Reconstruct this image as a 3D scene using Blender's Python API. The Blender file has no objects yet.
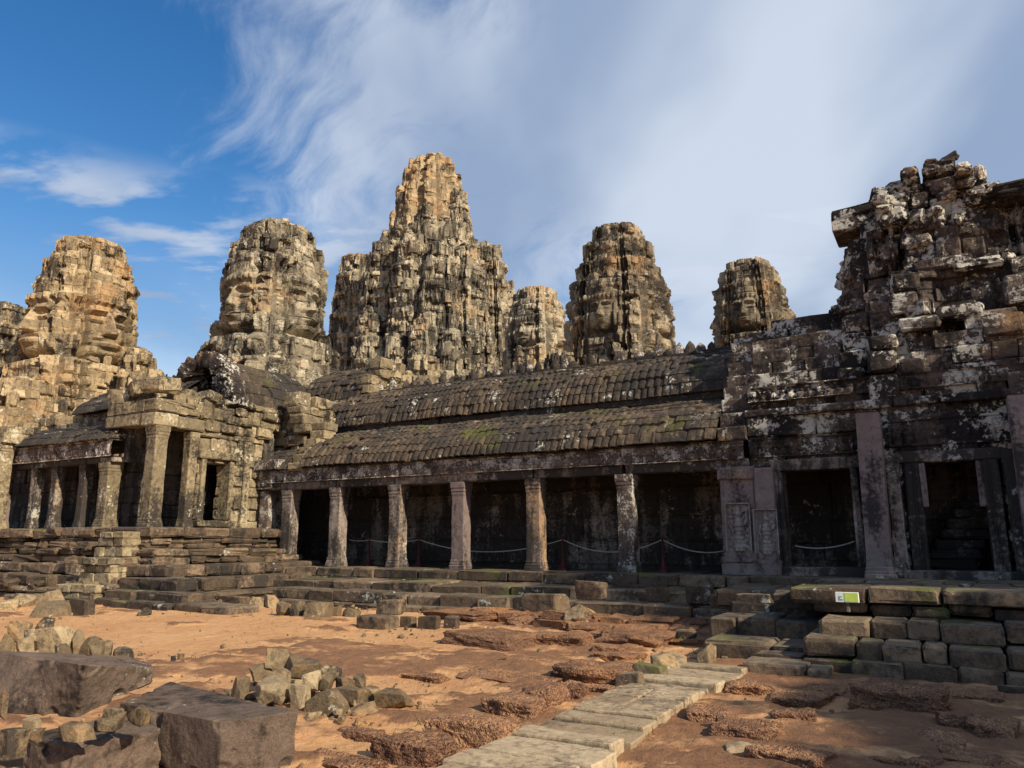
import bpy, math, random
import numpy as np

# ------------------------------------------------------------------ camera, sky, sun
F = 760.0; TH = math.atan(157 / F); YAW = math.radians(30); EYE = 1.65
scn = bpy.context.scene
C = scn.collection
cam_d = bpy.data.cameras.new('camera'); cam = bpy.data.objects.new('camera', cam_d); C.objects.link(cam)
cam.location = (0, 0, EYE); cam.rotation_euler = (math.pi / 2 + TH, 0, YAW)
cam_d.sensor_width = 36; cam_d.lens = F / 1024 * 36; cam_d.clip_end = 5000; cam_d.clip_start = .05
scn.camera = cam

SUN_ELEV, SUN_FROM = 33.0, -15.0        # degrees; azimuth the sun stands at, measured from +X towards +Y
sd = bpy.data.lights.new('sun', 'SUN'); sun = bpy.data.objects.new('sun', sd); C.objects.link(sun)
sd.energy = 5.0; sd.angle = math.radians(.6); sd.color = (1, .86, .64)
ce = math.cos(math.radians(SUN_ELEV))
sdir = (ce * math.cos(math.radians(SUN_FROM)), ce * math.sin(math.radians(SUN_FROM)), math.sin(math.radians(SUN_ELEV)))
from mathutils import Vector
sun.rotation_euler = Vector(sdir).to_track_quat('Z', 'Y').to_euler()

world = bpy.data.worlds.new('World'); scn.world = world; world.use_nodes = True
def build_world():
    nt = world.node_tree; nt.nodes.clear(); N = nt.nodes.new; L = nt.links.new
    out = N('ShaderNodeOutputWorld')
    sky = N('ShaderNodeTexSky'); sky.sky_type = 'NISHITA'; sky.sun_disc = False
    sky.sun_elevation = math.radians(SUN_ELEV); sky.sun_rotation = math.radians(90 - SUN_FROM)
    sky.air_density = 1.25; sky.dust_density = .35; sky.ozone_density = 2.5
    hs = N('ShaderNodeHueSaturation'); hs.inputs['Hue'].default_value = .507; hs.inputs['Saturation'].default_value = 1.38; hs.inputs['Value'].default_value = 1.0
    L(sky.outputs[0], hs.inputs['Color'])
    b1 = N('ShaderNodeBackground'); b1.inputs[1].default_value = .096; L(hs.outputs[0], b1.inputs[0])
    tc = N('ShaderNodeTexCoord')
    # direction turned so that x = right of the view, y = ahead, z = up, then laid on a flat cloud layer
    rot = N('ShaderNodeVectorRotate'); rot.rotation_type = 'Z_AXIS'; rot.inputs['Angle'].default_value = -YAW
    L(tc.outputs['Generated'], rot.inputs['Vector'])
    sep = N('ShaderNodeSeparateXYZ'); L(rot.outputs[0], sep.inputs[0])
    def M(op, a, b=None, c=None):
        m = N('ShaderNodeMath'); m.operation = op
        for i, v in enumerate((a, b, c)):
            if v is None: continue
            if isinstance(v, (int, float)): m.inputs[i].default_value = v
            else: L(v, m.inputs[i])
        return m.outputs[0]
    zz = M('ADD', M('MAXIMUM', sep.outputs[2], 0.0), .16)
    px = M('DIVIDE', sep.outputs[0], zz); py = M('DIVIDE', sep.outputs[1], zz)
    comb = N('ShaderNodeCombineXYZ'); L(px, comb.inputs[0]); L(py, comb.inputs[1])
    def noise(scale, detail, rough, sx, sy, ang, dist=0., off=(0, 0, 0)):
        mp = N('ShaderNodeMapping'); mp.inputs['Scale'].default_value = (sx, sy, 1); mp.inputs['Rotation'].default_value = (0, 0, math.radians(ang)); mp.inputs['Location'].default_value = off
        L(comb.outputs[0], mp.inputs[0])
        n = N('ShaderNodeTexNoise'); n.inputs['Scale'].default_value = scale; n.inputs['Detail'].default_value = detail; n.inputs['Roughness'].default_value = rough; n.inputs['Distortion'].default_value = dist
        L(mp.outputs[0], n.inputs['Vector']); return n.outputs['Fac']
    def mr(v, a, b, c=0., d=1.):
        m = N('ShaderNodeMapRange'); m.interpolation_type = 'SMOOTHSTEP'; m.clamp = True
        L(v, m.inputs[0])
        for i, q in enumerate((a, b, c, d)): m.inputs[i + 1].default_value = q
        return m.outputs[0]
    x = sep.outputs[0]; z = sep.outputs[2]
    wv = noise(.9, 3, .5, 1, 1, 0, 0, (2.2, 8.1, 0))
    def cirrus(sx, sy, ang, off, sc, det, rg):                     # long fibres, bent by a slow wave
        mp = N('ShaderNodeMapping'); mp.inputs['Rotation'].default_value = (0, 0, math.radians(ang)); L(comb.outputs[0], mp.inputs[0])
        ad = N('ShaderNodeVectorMath'); ad.operation = 'ADD'; L(mp.outputs[0], ad.inputs[0])
        wc = N('ShaderNodeCombineXYZ'); L(M('MULTIPLY', wv, .9), wc.inputs[0]); L(M('MULTIPLY', wv, .5), wc.inputs[1]); L(wc.outputs[0], ad.inputs[1])
        m2 = N('ShaderNodeMapping'); m2.inputs['Scale'].default_value = (sx, sy, 1); m2.inputs['Location'].default_value = off; L(ad.outputs[0], m2.inputs[0])
        n = N('ShaderNodeTexNoise'); n.inputs['Scale'].default_value = sc; n.inputs['Detail'].default_value = det; n.inputs['Roughness'].default_value = rg; n.inputs['Distortion'].default_value = .25
        L(m2.outputs[0], n.inputs['Vector']); return n.outputs['Fac']
    veil = cirrus(1.0, .42, -22, (3.1, .7, 0), 1.7, 8, .6)
    fine = cirrus(1.0, .38, -28, (.4, 5.2, 0), 5.5, 9, .64)
    soft = noise(1.5, 8, .6, 1, .8, 0, .2, (5.5, 1.4, 0))
    puff = noise(3.4, 9, .56, .62, 1.15, 8, .1, (7.3, 2.1, 0))       # small clouds low on the left
    band = M('ADD', mr(x, -.47, -.12, 0, .26), mr(x, -.05, .35, 0, .24))                 # veil thickens to the right
    v2 = M('ADD', M('ADD', M('ADD', M('MULTIPLY', veil, .58), M('MULTIPLY', fine, .48)), M('MULTIPLY', soft, .28)), band)
    cv = mr(v2, .76, 1.02, 0, .88)
    lowz = M('MULTIPLY', mr(z, .44, .385), mr(z, .16, .25))
    cp = M('MULTIPLY', mr(puff, .47, .60, 0, .92), lowz)
    hz = mr(z, .40, .16, 0, .55)
    cm = M('MAXIMUM', M('MAXIMUM', cv, cp), hz)
    shade = noise(1.6, 4, .5, 1.0, .5, 30, .2, (11, 4, 0))
    cr = N('ShaderNodeMix'); cr.data_type = 'RGBA'; L(mr(shade, .35, .65), cr.inputs[0])
    cr.inputs[6].default_value = (.25, .32, .45, 1); cr.inputs[7].default_value = (.52, .575, .66, 1)
    b2 = N('ShaderNodeBackground'); b2.inputs[1].default_value = .98; L(cr.outputs[2], b2.inputs[0])
    mx = N('ShaderNodeMixShader'); L(cm, mx.inputs[0]); L(b1.outputs[0], mx.inputs[1]); L(b2.outputs[0], mx.inputs[2])
    L(mx.outputs[0], out.inputs[0])
build_world()
scn.view_settings.view_transform = 'Standard'; scn.view_settings.look = 'None'
scn.view_settings.exposure = 0.45; scn.view_settings.gamma = 1.0
scn.render.engine = 'CYCLES'; scn.cycles.max_bounces = 5; scn.cycles.diffuse_bounces = 3

# ------------------------------------------------------------------ numeric helpers
def ray(px, py):
    a = (px - 512) / F; b = (384 - py) / F
    f = math.cos(TH) - b * math.sin(TH); u = math.sin(TH) + b * math.cos(TH)
    return np.array([-f * math.sin(YAW) + a * math.cos(YAW), f * math.cos(YAW) + a * math.sin(YAW), u]), f
def atz(px, py, z):
    d, f = ray(px, py); return d * ((z - EYE) / d[2]) + [0, 0, EYE]
def atY(px, py, Y):
    d, f = ray(px, py); return d * (Y / d[1]) + [0, 0, EYE]
def atd(px, py, dist):
    d, f = ray(px, py); return d * (dist / f) + [0, 0, EYE]
def h3(i, j, k, seed=0):
    with np.errstate(over='ignore'):
        x = (np.asarray(i).astype(np.int64) * 374761393 + np.asarray(j).astype(np.int64) * 668265263 + np.asarray(k).astype(np.int64) * 2147483647 + seed * 1274126177) & 0xFFFFFFFF
        x = ((x ^ (x >> 13)) * 1274126177) & 0xFFFFFFFF
        x = ((x ^ (x >> 16)) * 2246822519) & 0xFFFFFFFF
        x = x ^ (x >> 15)
    return x.astype(np.float64) / 4294967296.0
def vnoise(p, seed=0):
    i = np.floor(p).astype(np.int64); f = p - i; f = f * f * (3 - 2 * f); r = 0
    for a in (0, 1):
        wa = f[:, 0] if a else 1 - f[:, 0]
        for b in (0, 1):
            wb = f[:, 1] if b else 1 - f[:, 1]
            for c in (0, 1):
                wc = f[:, 2] if c else 1 - f[:, 2]
                r = r + wa * wb * wc * h3(i[:, 0] + a, i[:, 1] + b, i[:, 2] + c, seed)
    return r * 2 - 1
def fbm(p, octv=4, seed=0, gain=.5):
    r = 0; a = 1.; t = 0.; q = np.array(p, float)
    for o in range(octv):
        r = r + a * vnoise(q, seed + o * 17); t += a; a *= gain; q = q * 2.03 + 11.7
    return r / t
def sstep(a, b, x):
    t = np.clip((x - a) / (b - a), 0, 1); return t * t * (3 - 2 * t)

class MB:
    """collects quads; build() links them as one mesh object"""
    def __init__(s): s.V = []; s.Q = []; s.R = []; s.n = 0
    def add(s, v, q, r=.5):
        v = np.asarray(v, float); s.V.append(v); s.Q.append(np.asarray(q, np.int64) + s.n)
        s.R.append(np.full(len(v), r) if np.isscalar(r) else np.asarray(r, float)); s.n += len(v)
    def grid(s, P, r=.5, flip=False, wrap=False):
        nu, nv = P.shape[:2]; idx = np.arange(nu * nv).reshape(nu, nv)
        if wrap: idx = np.vstack([idx, idx[:1]])
        q = np.stack([idx[:-1, :-1], idx[1:, :-1], idx[1:, 1:], idx[:-1, 1:]], -1).reshape(-1, 4)
        if flip: q = q[:, ::-1]
        s.add(P.reshape(-1, 3), q, r if np.isscalar(r) else np.asarray(r).reshape(-1))
    def build(s, name, mat, parent=None, loc=None, smooth=False):
        V = np.concatenate(s.V); Q = np.concatenate(s.Q); R = np.concatenate(s.R)
        if loc is None: loc = np.array(parent['_loc']) if parent is not None else np.zeros(3)
        base = np.array(loc, float)
        m = bpy.data.meshes.new(name)
        m.vertices.add(len(V)); m.vertices.foreach_set('co', (V - base).astype(np.float32).ravel())
        m.loops.add(Q.size); m.loops.foreach_set('vertex_index', Q.astype(np.int32).ravel())
        m.polygons.add(len(Q)); m.polygons.foreach_set('loop_start', (np.arange(len(Q)) * 4).astype(np.int32))
        m.polygons.foreach_set('loop_total', np.full(len(Q), 4, np.int32))
        m.polygons.foreach_set('use_smooth', np.full(len(Q), smooth))
        m.update(calc_edges=True); m.validate()
        at = m.attributes.new('rnd', 'FLOAT', 'POINT')
        if len(at.data) == len(R): at.data.foreach_set('value', R.astype(np.float32))
        m.materials.append(mat)
        o = bpy.data.objects.new(name, m); C.objects.link(o)
        if parent is not None: o.parent = parent; o['_loc'] = [float(q) for q in base]
        else: o.location = base
        return o

def thing(name, label, cat, loc=(0, 0, 0), group=None):
    o = bpy.data.objects.new(name, None); C.objects.link(o); o.location = loc; o.empty_display_size = .2
    o['_loc'] = [float(q) for q in loc]; o['label'] = label; o['category'] = cat
    if group: o['group'] = group
    return o
def tag(o, label, cat, group=None):
    o['label'] = label; o['category'] = cat
    if group: o['group'] = group
    return o

def cube_surf(n):
    """surface of a cube as n x n quads per side, shared vertices -> (uvw in -1..1, quads)"""
    lin = np.linspace(-1, 1, n + 1); key = {}; V = []; Q = []
    def vid(i, j, k):
        t = (i, j, k)
        if t not in key: key[t] = len(V); V.append((lin[i], lin[j], lin[k]))
        return key[t]
    for ax in range(3):
        for sgn in (0, n):
            for a in range(n):
                for b in range(n):
                    c = []
                    for (da, db) in ((0, 0), (1, 0), (1, 1), (0, 1)):
                        t = [0, 0, 0]; t[ax] = sgn; t[(ax + 1) % 3] = a + da; t[(ax + 2) % 3] = b + db; c.append(vid(*t))
                    if sgn == 0: c.reverse()
                    Q.append(c)
    return np.array(V), np.array(Q)
_CS = {}
def CS(n):
    if n not in _CS: _CS[n] = cube_surf(n)
    return _CS[n]
rng = np.random.default_rng(7)
def block(mb, c, s, rz=0., ch=.025, rough=.012, r=None, tilt=(0, 0)):
    """one hewn stone: a chamfered, slightly uneven box, centre c, full size s"""
    V, Q = CS(3); h = np.array(s) / 2.; ch = min(ch, .3 * min(s))
    g = np.sign(V) * np.where(np.abs(V) > .9, h, h - ch * 1.6)
    ext = (np.abs(V) > .9).sum(1)
    g = g - np.sign(V) * (np.abs(V) > .9) * (np.where(ext >= 2, ch * .55, 0) + np.where(ext == 3, ch * .35, 0))[:, None]
    g = g + rng.normal(0, rough, g.shape) + np.array([[1, 1, 1]]) * 0
    # whole-stone skew
    g = g * (1 + .04 * rng.uniform(-1, 1, (1, 3))) + (g[:, [2, 0, 1]] / max(h) * rng.uniform(-1, 1, (1, 3)) * rough * 1.5)
    if tilt != (0, 0):
        a, b = tilt; ca, sa = math.cos(a), math.sin(a); g = g @ np.array([[1, 0, 0], [0, ca, sa], [0, -sa, ca]])
        cb, sb = math.cos(b), math.sin(b); g = g @ np.array([[cb, 0, -sb], [0, 1, 0], [sb, 0, cb]])
    if rz: cz, sz = math.cos(rz), math.sin(rz); g = g @ np.array([[cz, sz, 0], [-sz, cz, 0], [0, 0, 1]])
    mb.add(g + np.array(c), Q, rng.random() if r is None else r)
def hexa(mb, corners, n=20, rnd=.12, noise=.01, freq=4., seed=0, r=None, chipn=0):
    """stone with eight given corners (bottom 4 then top 4, counter-clockwise), rounded and worn"""
    V, Q = CS(n); K = np.array(corners, float)
    a = np.abs(V); m = np.sort(a, 1)
    over = np.clip(a - (1 - rnd), 0, None) / rnd
    l = np.linalg.norm(over, axis=1); l2 = np.where(l > 1, l, 1)
    U = np.sign(V) * (np.minimum(a, 1 - rnd) + over / l2[:, None] * rnd)
    u, v, w = (U[:, 0] + 1) / 2, (U[:, 1] + 1) / 2, (U[:, 2] + 1) / 2
    def bl(k): return (K[k] * ((1 - u) * (1 - v))[:, None] + K[k + 1] * (u * (1 - v))[:, None] + K[k + 2] * (u * v)[:, None] + K[k + 3] * ((1 - u) * v)[:, None])
    P = bl(0) * (1 - w)[:, None] + bl(4) * w[:, None]
    cen = K.mean(0); d = P - cen; d /= np.linalg.norm(d, axis=1)[:, None] + 1e-6
    nn = fbm(P * freq, 5, seed, .6) * noise + np.minimum(fbm(P * freq * .45, 3, seed + 5), 0) * noise * 2.5
    P = P + d * nn[:, None]; cg = np.random.default_rng(seed)
    edge = np.where((a > .93).sum(1) >= 2)[0]
    for i in range(chipn):
        j = cg.choice(edge) if i % 4 else cg.integers(len(P)); R_ = cg.uniform(.03, .10) if i % 4 else cg.uniform(.015, .03)
        q = P[j] + cg.normal(0, .02, 3); w_ = np.clip(1 - np.linalg.norm((P - q) * cg.uniform(.5, 1.4, 3), axis=1) / R_, 0, 1)
        P = P - d * (sstep(0, .6, w_) * R_ * .42)[:, None]
    mb.add(P, Q, rng.random() if r is None else r)
def boxc(x0, x1, y0, y1, z0, z1):
    return [(x0, y0, z0), (x1, y0, z0), (x1, y1, z0), (x0, y1, z0), (x0, y0, z1), (x1, y0, z1), (x1, y1, z1), (x0, y1, z1)]
def rock(mb, c, s, seed, n=9, planes=9, rz=0., noise=.03, boxy=.5, pits=0., tilt=0., r=None, soft=14., sharp=None):
    """broken stone: a random polytope with worn edges, standing on its base"""
    g = np.random.default_rng(seed); V, Q = CS(n)
    D = V / np.linalg.norm(V, axis=1)[:, None]
    nrm = [np.array(q, float) for q in ((1, 0, 0), (-1, 0, 0), (0, 1, 0), (0, -1, 0), (0, 0, 1), (0, 0, -1))]
    nn = [q + g.normal(0, .16 * (1 - boxy) + .04, 3) for q in nrm]; dd = [g.uniform(.84, 1.0) for _ in nrm]
    for k in range(planes if sharp is None else sharp):
        q = g.normal(0, 1, 3); q /= np.linalg.norm(q); nn.append(q); dd.append(g.uniform(.72, 1.1) + boxy * .38 if sharp is None else g.uniform(.55, .95) + boxy * .25)
    nn = np.array([q / np.linalg.norm(q) for q in nn]); dd = np.array(dd)
    dot = D @ nn.T; inv = np.maximum(dot, 1e-3) / dd
    R = 1 / (np.power((inv ** soft).sum(1), 1 / soft))
    P = D * R[:, None]
    ph = g.uniform(0, 99, 3)
    R2 = 1 + noise * 3 * fbm(P * 1.7 + ph, 4, seed) + noise * fbm(P * 6 + ph, 3, seed + 3)
    P = P * R2[:, None] * (np.array(s) / 2)
    if pits: P = P + D * (pits * np.minimum(fbm(P / .07 + ph, 2, seed + 9), .15))[:, None] + D * (pits * 1.4 * fbm(P / .25 + ph, 2, seed + 4))[:, None]
    if tilt: ca, sa = math.cos(tilt), math.sin(tilt); P = P @ np.array([[ca, 0, -sa], [0, 1, 0], [sa, 0, ca]])
    cz, sz = math.cos(rz), math.sin(rz); P = P @ np.array([[cz, sz, 0], [-sz, cz, 0], [0, 0, 1]])
    mb.add(P + np.array(c), Q, g.random() if r is None else r)

# ------------------------------------------------------------------ materials
def stone_mat(name, cols, dark=(.030, .026, .024), dark_amt=.45, white=.25, white_col=(.42, .42, .37), moss=.3, moss_col=(.045, .06, .012),
              orange=0., orange_col=(.40, .215, .085), bump=.035, scale=1., streak=.4, joint=0., dust_skylight=0., dust_skylight_col=(.3, .24, .17), rough=.92, pit=0., block_var=.5):
    m = bpy.data.materials.new(name); m.use_nodes = True; nt = m.node_tree; N = nt.nodes.new; L = nt.links.new
    bs = nt.nodes['Principled BSDF']; bs.inputs['Roughness'].default_value = rough; bs.inputs['Specular IOR Level'].default_value = .25
    geo = N('ShaderNodeNewGeometry'); pos = geo.outputs['Position']
    def M(op, a, b=None):
        q = N('ShaderNodeMath'); q.operation = op
        for i, v in enumerate((a, b)):
            if v is None: continue
            if isinstance(v, (int, float)): q.inputs[i].default_value = v
            else: L(v, q.inputs[i])
        return q.outputs[0]
    def noise(sc, det=6, rg=.6, vec=None, stretch=None, off=0.):
        v = vec or pos
        mp = N('ShaderNodeMapping'); L(v, mp.inputs[0]); mp.inputs['Location'].default_value = (off, off * 1.7, off * .6)
        if stretch: mp.inputs['Scale'].default_value = stretch
        n = N('ShaderNodeTexNoise'); n.inputs['Scale'].default_value = sc * scale; n.inputs['Detail'].default_value = det; n.inputs['Roughness'].default_value = rg
        L(mp.outputs[0], n.inputs['Vector']); return n.outputs['Fac']
    def mr(v, a, b, c=0., d=1.):
        q = N('ShaderNodeMapRange'); q.clamp = True; L(v, q.inputs[0])
        for i, w in enumerate((a, b, c, d)): q.inputs[i + 1].default_value = w
        return q.outputs[0]
    def mix(f, a, b, mode='MIX'):
        q = N('ShaderNodeMix'); q.data_type = 'RGBA'; q.blend_type = mode
        if isinstance(f, (int, float)): q.inputs[0].default_value = f
        else: L(f, q.inputs[0])
        for i, v in ((6, a), (7, b)):
            if isinstance(v, tuple): q.inputs[i].default_value = (*v, 1)
            else: L(v, q.inputs[i])
        return q.outputs[2]
    big = noise(.5, 4, .55); mid = noise(2.2, 8, .65, off=3.1); fine = noise(11, 7, .68, off=7.7); grain = noise(60, 3, .6, off=1.3)
    at = N('ShaderNodeAttribute'); at.attribute_name = 'rnd'; rnd = at.outputs['Fac']
    f0 = M('ADD', M('MULTIPLY', mid, .75), M('MULTIPLY', M('SUBTRACT', rnd, .5), block_var))
    rp = N('ShaderNodeValToRGB'); L(mr(f0, .22, .72), rp.inputs[0])
    e = rp.color_ramp.elements
    e[0].position = 0; e[0].color = (*cols[0], 1); e[1].position = 1; e[1].color = (*cols[-1], 1)
    for i, c in enumerate(cols[1:-1]): q = e.new((i + 1) / (len(cols) - 1)); q.color = (*c, 1)
    col = rp.outputs[0]
    if orange:
        om = mr(M('ADD', M('MULTIPLY', noise(.38, 3, .5, off=21.), .7), M('MULTIPLY', mid, .3)), .56 - .12 * orange, .66 - .08 * orange, 0, .85)
        col = mix(om, col, orange_col)
    # grain-level tone
    col = mix(mr(fine, .3, .75, .0, .55), col, tuple(c * .62 for c in cols[0]), 'MIX')
    col = mix(mr(grain, .35, .7, 0, .22), col, tuple(min(1, c * 1.5) for c in cols[-1]))
    # black lichen and water streaks
    st = noise(2.6, 5, .6, stretch=(1, 1, .16), off=5.5)
    dm = M('ADD', M('MULTIPLY', big, .45), M('ADD', M('MULTIPLY', fine, .28), M('MULTIPLY', st, .30 * (streak + .5))))
    thr = .60 - .24 * dark_amt
    spk = noise(5.5, 7, .72, off=61.)
    col = mix(mr(spk, .53 - .08 * dark_amt, .62 - .06 * dark_amt, 0, .45 + .4 * dark_amt), col, tuple(c * .5 + d * .4 for c, d in zip(cols[0], dark)))
    col = mix(mr(dm, thr, thr + .075, 0, .93), col, dark)
    # pale lichen crust
    if white:
        wn = M('ADD', M('MULTIPLY', noise(1.4, 3, .5, off=31.), .55), M('MULTIPLY', noise(9, 8, .7, off=13.), .62))
        t2 = .735 - .21 * white
        col = mix(mr(wn, t2, t2 + .05, 0, .9), col, white_col)
    # moss on ledges
    if moss:
        sp = N('ShaderNodeSeparateXYZ'); L(geo.outputs['Normal'], sp.inputs[0])
        mo = M('ADD', M('ADD', M('MULTIPLY', noise(.8, 5, .6, off=51.), .95), M('MULTIPLY', sp.outputs[2], .10)), M('MULTIPLY', fine, .15))
        t3 = .85 - .30 * moss
        col = mix(mr(mo, t3, t3 + .10, 0, .85), col, mix(mr(grain, .4, .65), moss_col, tuple(c * 1.9 for c in moss_col)))
    if dust_skylight:  # dust, plus sky light on the tops painted as paler upward faces
        sq = N('ShaderNodeSeparateXYZ'); L(geo.outputs['Normal'], sq.inputs[0])
        du_ = M('MULTIPLY', mr(sq.outputs[2], .55, .92), mr(M('ADD', M('MULTIPLY', mid, .5), M('MULTIPLY', fine, .5)), .60 - .3 * dust_skylight, .72 - .25 * dust_skylight, 0, .8))
        col = mix(du_, col, mix(mr(grain, .3, .7), dust_skylight_col, tuple(c * .7 for c in dust_skylight_col)))
    if pit:
        vo = N('ShaderNodeTexVoronoi'); vo.inputs['Scale'].default_value = 34 * scale; L(pos, vo.inputs['Vector'])
        vo2 = N('ShaderNodeTexVoronoi'); vo2.inputs['Scale'].default_value = 13 * scale; L(pos, vo2.inputs['Vector'])
        pm = M('MULTIPLY', mr(vo.outputs['Distance'], .08, .5), mr(vo2.outputs['Distance'], .08, .45, .35, 1))
    L(col, bs.inputs['Base Color'])
    b = M('ADD', M('MULTIPLY', mid, .6), M('ADD', M('MULTIPLY', fine, .5), M('MULTIPLY', grain, .10)))
    if pit: b = M('ADD', b, M('MULTIPLY', pm, pit))
    bp = N('ShaderNodeBump'); bp.inputs['Strength'].default_value = 1.; bp.inputs['Distance'].default_value = bump
    L(b, bp.inputs['Height']); L(bp.outputs[0], bs.inputs['Normal'])
    return m
def plain(name, col, rough=.7, metal=0.):
    m = bpy.data.materials.new(name); m.use_nodes = True; nt = m.node_tree; bs = nt.nodes['Principled BSDF']
    n = nt.nodes.new('ShaderNodeTexNoise'); n.inputs['Scale'].default_value = 14; n.inputs['Detail'].default_value = 5
    g = nt.nodes.new('ShaderNodeNewGeometry'); nt.links.new(g.outputs['Position'], n.inputs['Vector'])
    x = nt.nodes.new('ShaderNodeMix'); x.data_type = 'RGBA'; nt.links.new(n.outputs['Fac'], x.inputs[0])
    x.inputs[6].default_value = (*[c * .75 for c in col], 1); x.inputs[7].default_value = (*[min(1, c * 1.2) for c in col], 1)
    nt.links.new(x.outputs[2], bs.inputs['Base Color']); bs.inputs['Roughness'].default_value = rough; bs.inputs['Metallic'].default_value = metal
    return m
M_tower = stone_mat('tower_stone', [(.13, .108, .076), (.36, .308, .215), (.60, .53, .40)], dark=(.035, .031, .027), dark_amt=.27, white=.24, white_col=(.58, .55, .45), moss=.1, orange=.22, orange_col=(.42, .25, .11), bump=.10, scale=.9, streak=.8)
M_gold = stone_mat('ochre_tower_stone', [(.16, .12, .075), (.39, .285, .16), (.60, .48, .315)], dark=(.04, .033, .027), dark_amt=.15, white=.24, white_col=(.58, .53, .42), moss=.0, orange=.42, bump=.10, scale=.9, streak=.8)
M_grey = stone_mat('grey_tower_stone', [(.10, .082, .057), (.26, .215, .148), (.47, .395, .28)], dark=(.03, .026, .022), dark_amt=.27, white=.16, moss=.05, orange=.15, bump=.10, scale=.9, streak=.8)
M_near = stone_mat('dark_lichen_stone', [(.052, .038, .033), (.105, .080, .068), (.22, .175, .145)], dark=(.014, .012, .012), dark_amt=.58, white=.56, white_col=(.50, .48, .43), moss=.34, moss_col=(.05, .065, .012), orange=.1, bump=.05)
M_mid = stone_mat('pavilion_stone', [(.14, .11, .07), (.31, .245, .15), (.47, .385, .25)], dark_amt=.42, white=.28, white_col=(.52, .48, .37), moss=.12, bump=.06)
M_pillar = stone_mat('pillar_stone', [(.15, .118, .104), (.27, .22, .19), (.42, .35, .295)], dark_amt=.36, white=.26, moss=.0, orange=.12, bump=.025, streak=.9, block_var=.7)
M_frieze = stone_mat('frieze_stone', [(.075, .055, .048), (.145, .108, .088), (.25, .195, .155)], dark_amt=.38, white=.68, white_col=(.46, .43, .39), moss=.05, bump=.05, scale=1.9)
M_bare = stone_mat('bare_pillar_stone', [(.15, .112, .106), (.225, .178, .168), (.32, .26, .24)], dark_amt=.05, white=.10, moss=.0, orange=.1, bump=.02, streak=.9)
M_roof = stone_mat('roof_tile_stone', [(.045, .033, .025), (.092, .066, .045), (.165, .122, .082)], dark_amt=.56, white=.20, moss=.46, moss_col=(.05, .055, .012), bump=.045)
M_roofd = stone_mat('dark_roof_stone', [(.04, .032, .027), (.078, .058, .045), (.13, .10, .075)], dark_amt=.55, white=.22, moss=.2, bump=.05)
M_back = stone_mat('inner_wall_stone', [(.08, .068, .06), (.17, .145, .125), (.30, .26, .22)], dark_amt=.42, white=.1, moss=.0, bump=.04, streak=1.)
M_relief = stone_mat('bas_relief_stone', [(.13, .11, .10), (.25, .22, .20), (.42, .37, .33)], dark_amt=.34, white=.12, moss=.0, bump=.04, streak=1.)
M_step = stone_mat('step_stone', [(.062, .043, .031), (.135, .094, .064), (.25, .182, .122)], dark_amt=.42, white=.14, moss=.50, dust_skylight=.38, dust_skylight_col=(.28, .225, .155), moss_col=(.07, .085, .014), bump=.04, block_var=.7)
M_block = stone_mat('brown_sandstone', [(.085, .060, .047), (.150, .106, .083), (.245, .18, .138)], dark=(.014, .011, .010), dark_amt=.26, white=.06, moss=.05, bump=.03, scale=1.5, streak=.5, dust_skylight=.12, dust_skylight_col=(.30, .235, .18))
M_carve = stone_mat('carved_relief_stone', [(.16, .14, .13), (.27, .24, .22), (.38, .34, .31)], dark_amt=.02, white=.3, moss=.0, bump=.02)
M_rub = stone_mat('rubble_stone', [(.10, .07, .043), (.225, .165, .10), (.40, .31, .19)], dark_amt=.34, white=.08, moss=.18, orange=.25, bump=.03, scale=1.8, block_var=.8)
M_lat = stone_mat('laterite', [(.135, .066, .042), (.25, .128, .076), (.40, .225, .125)], dark=(.06, .034, .026), dark_amt=.22, white=.0, moss=.06, orange=.75, orange_col=(.42, .20, .085), bump=.03, scale=1.9, pit=1.1, dust_skylight=.5, dust_skylight_col=(.48, .26, .13))
M_slab = stone_mat('path_stone', [(.24, .175, .11), (.37, .285, .185), (.47, .375, .25)], dark=(.085, .062, .045), dark_amt=.34, white=.0, moss=.0, bump=.022, scale=1.6)
M_red = plain('red_painted_metal', (.09, .010, .012), .55)
M_rope = plain('pale_rope', (.42, .40, .36), .9)
M_white = plain('white_sign_board', (.78, .80, .80), .4)
M_lime = plain('yellow_green_print', (.52, .66, .10), .45)
M_green = plain('green_print', (.15, .45, .22), .45)

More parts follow.
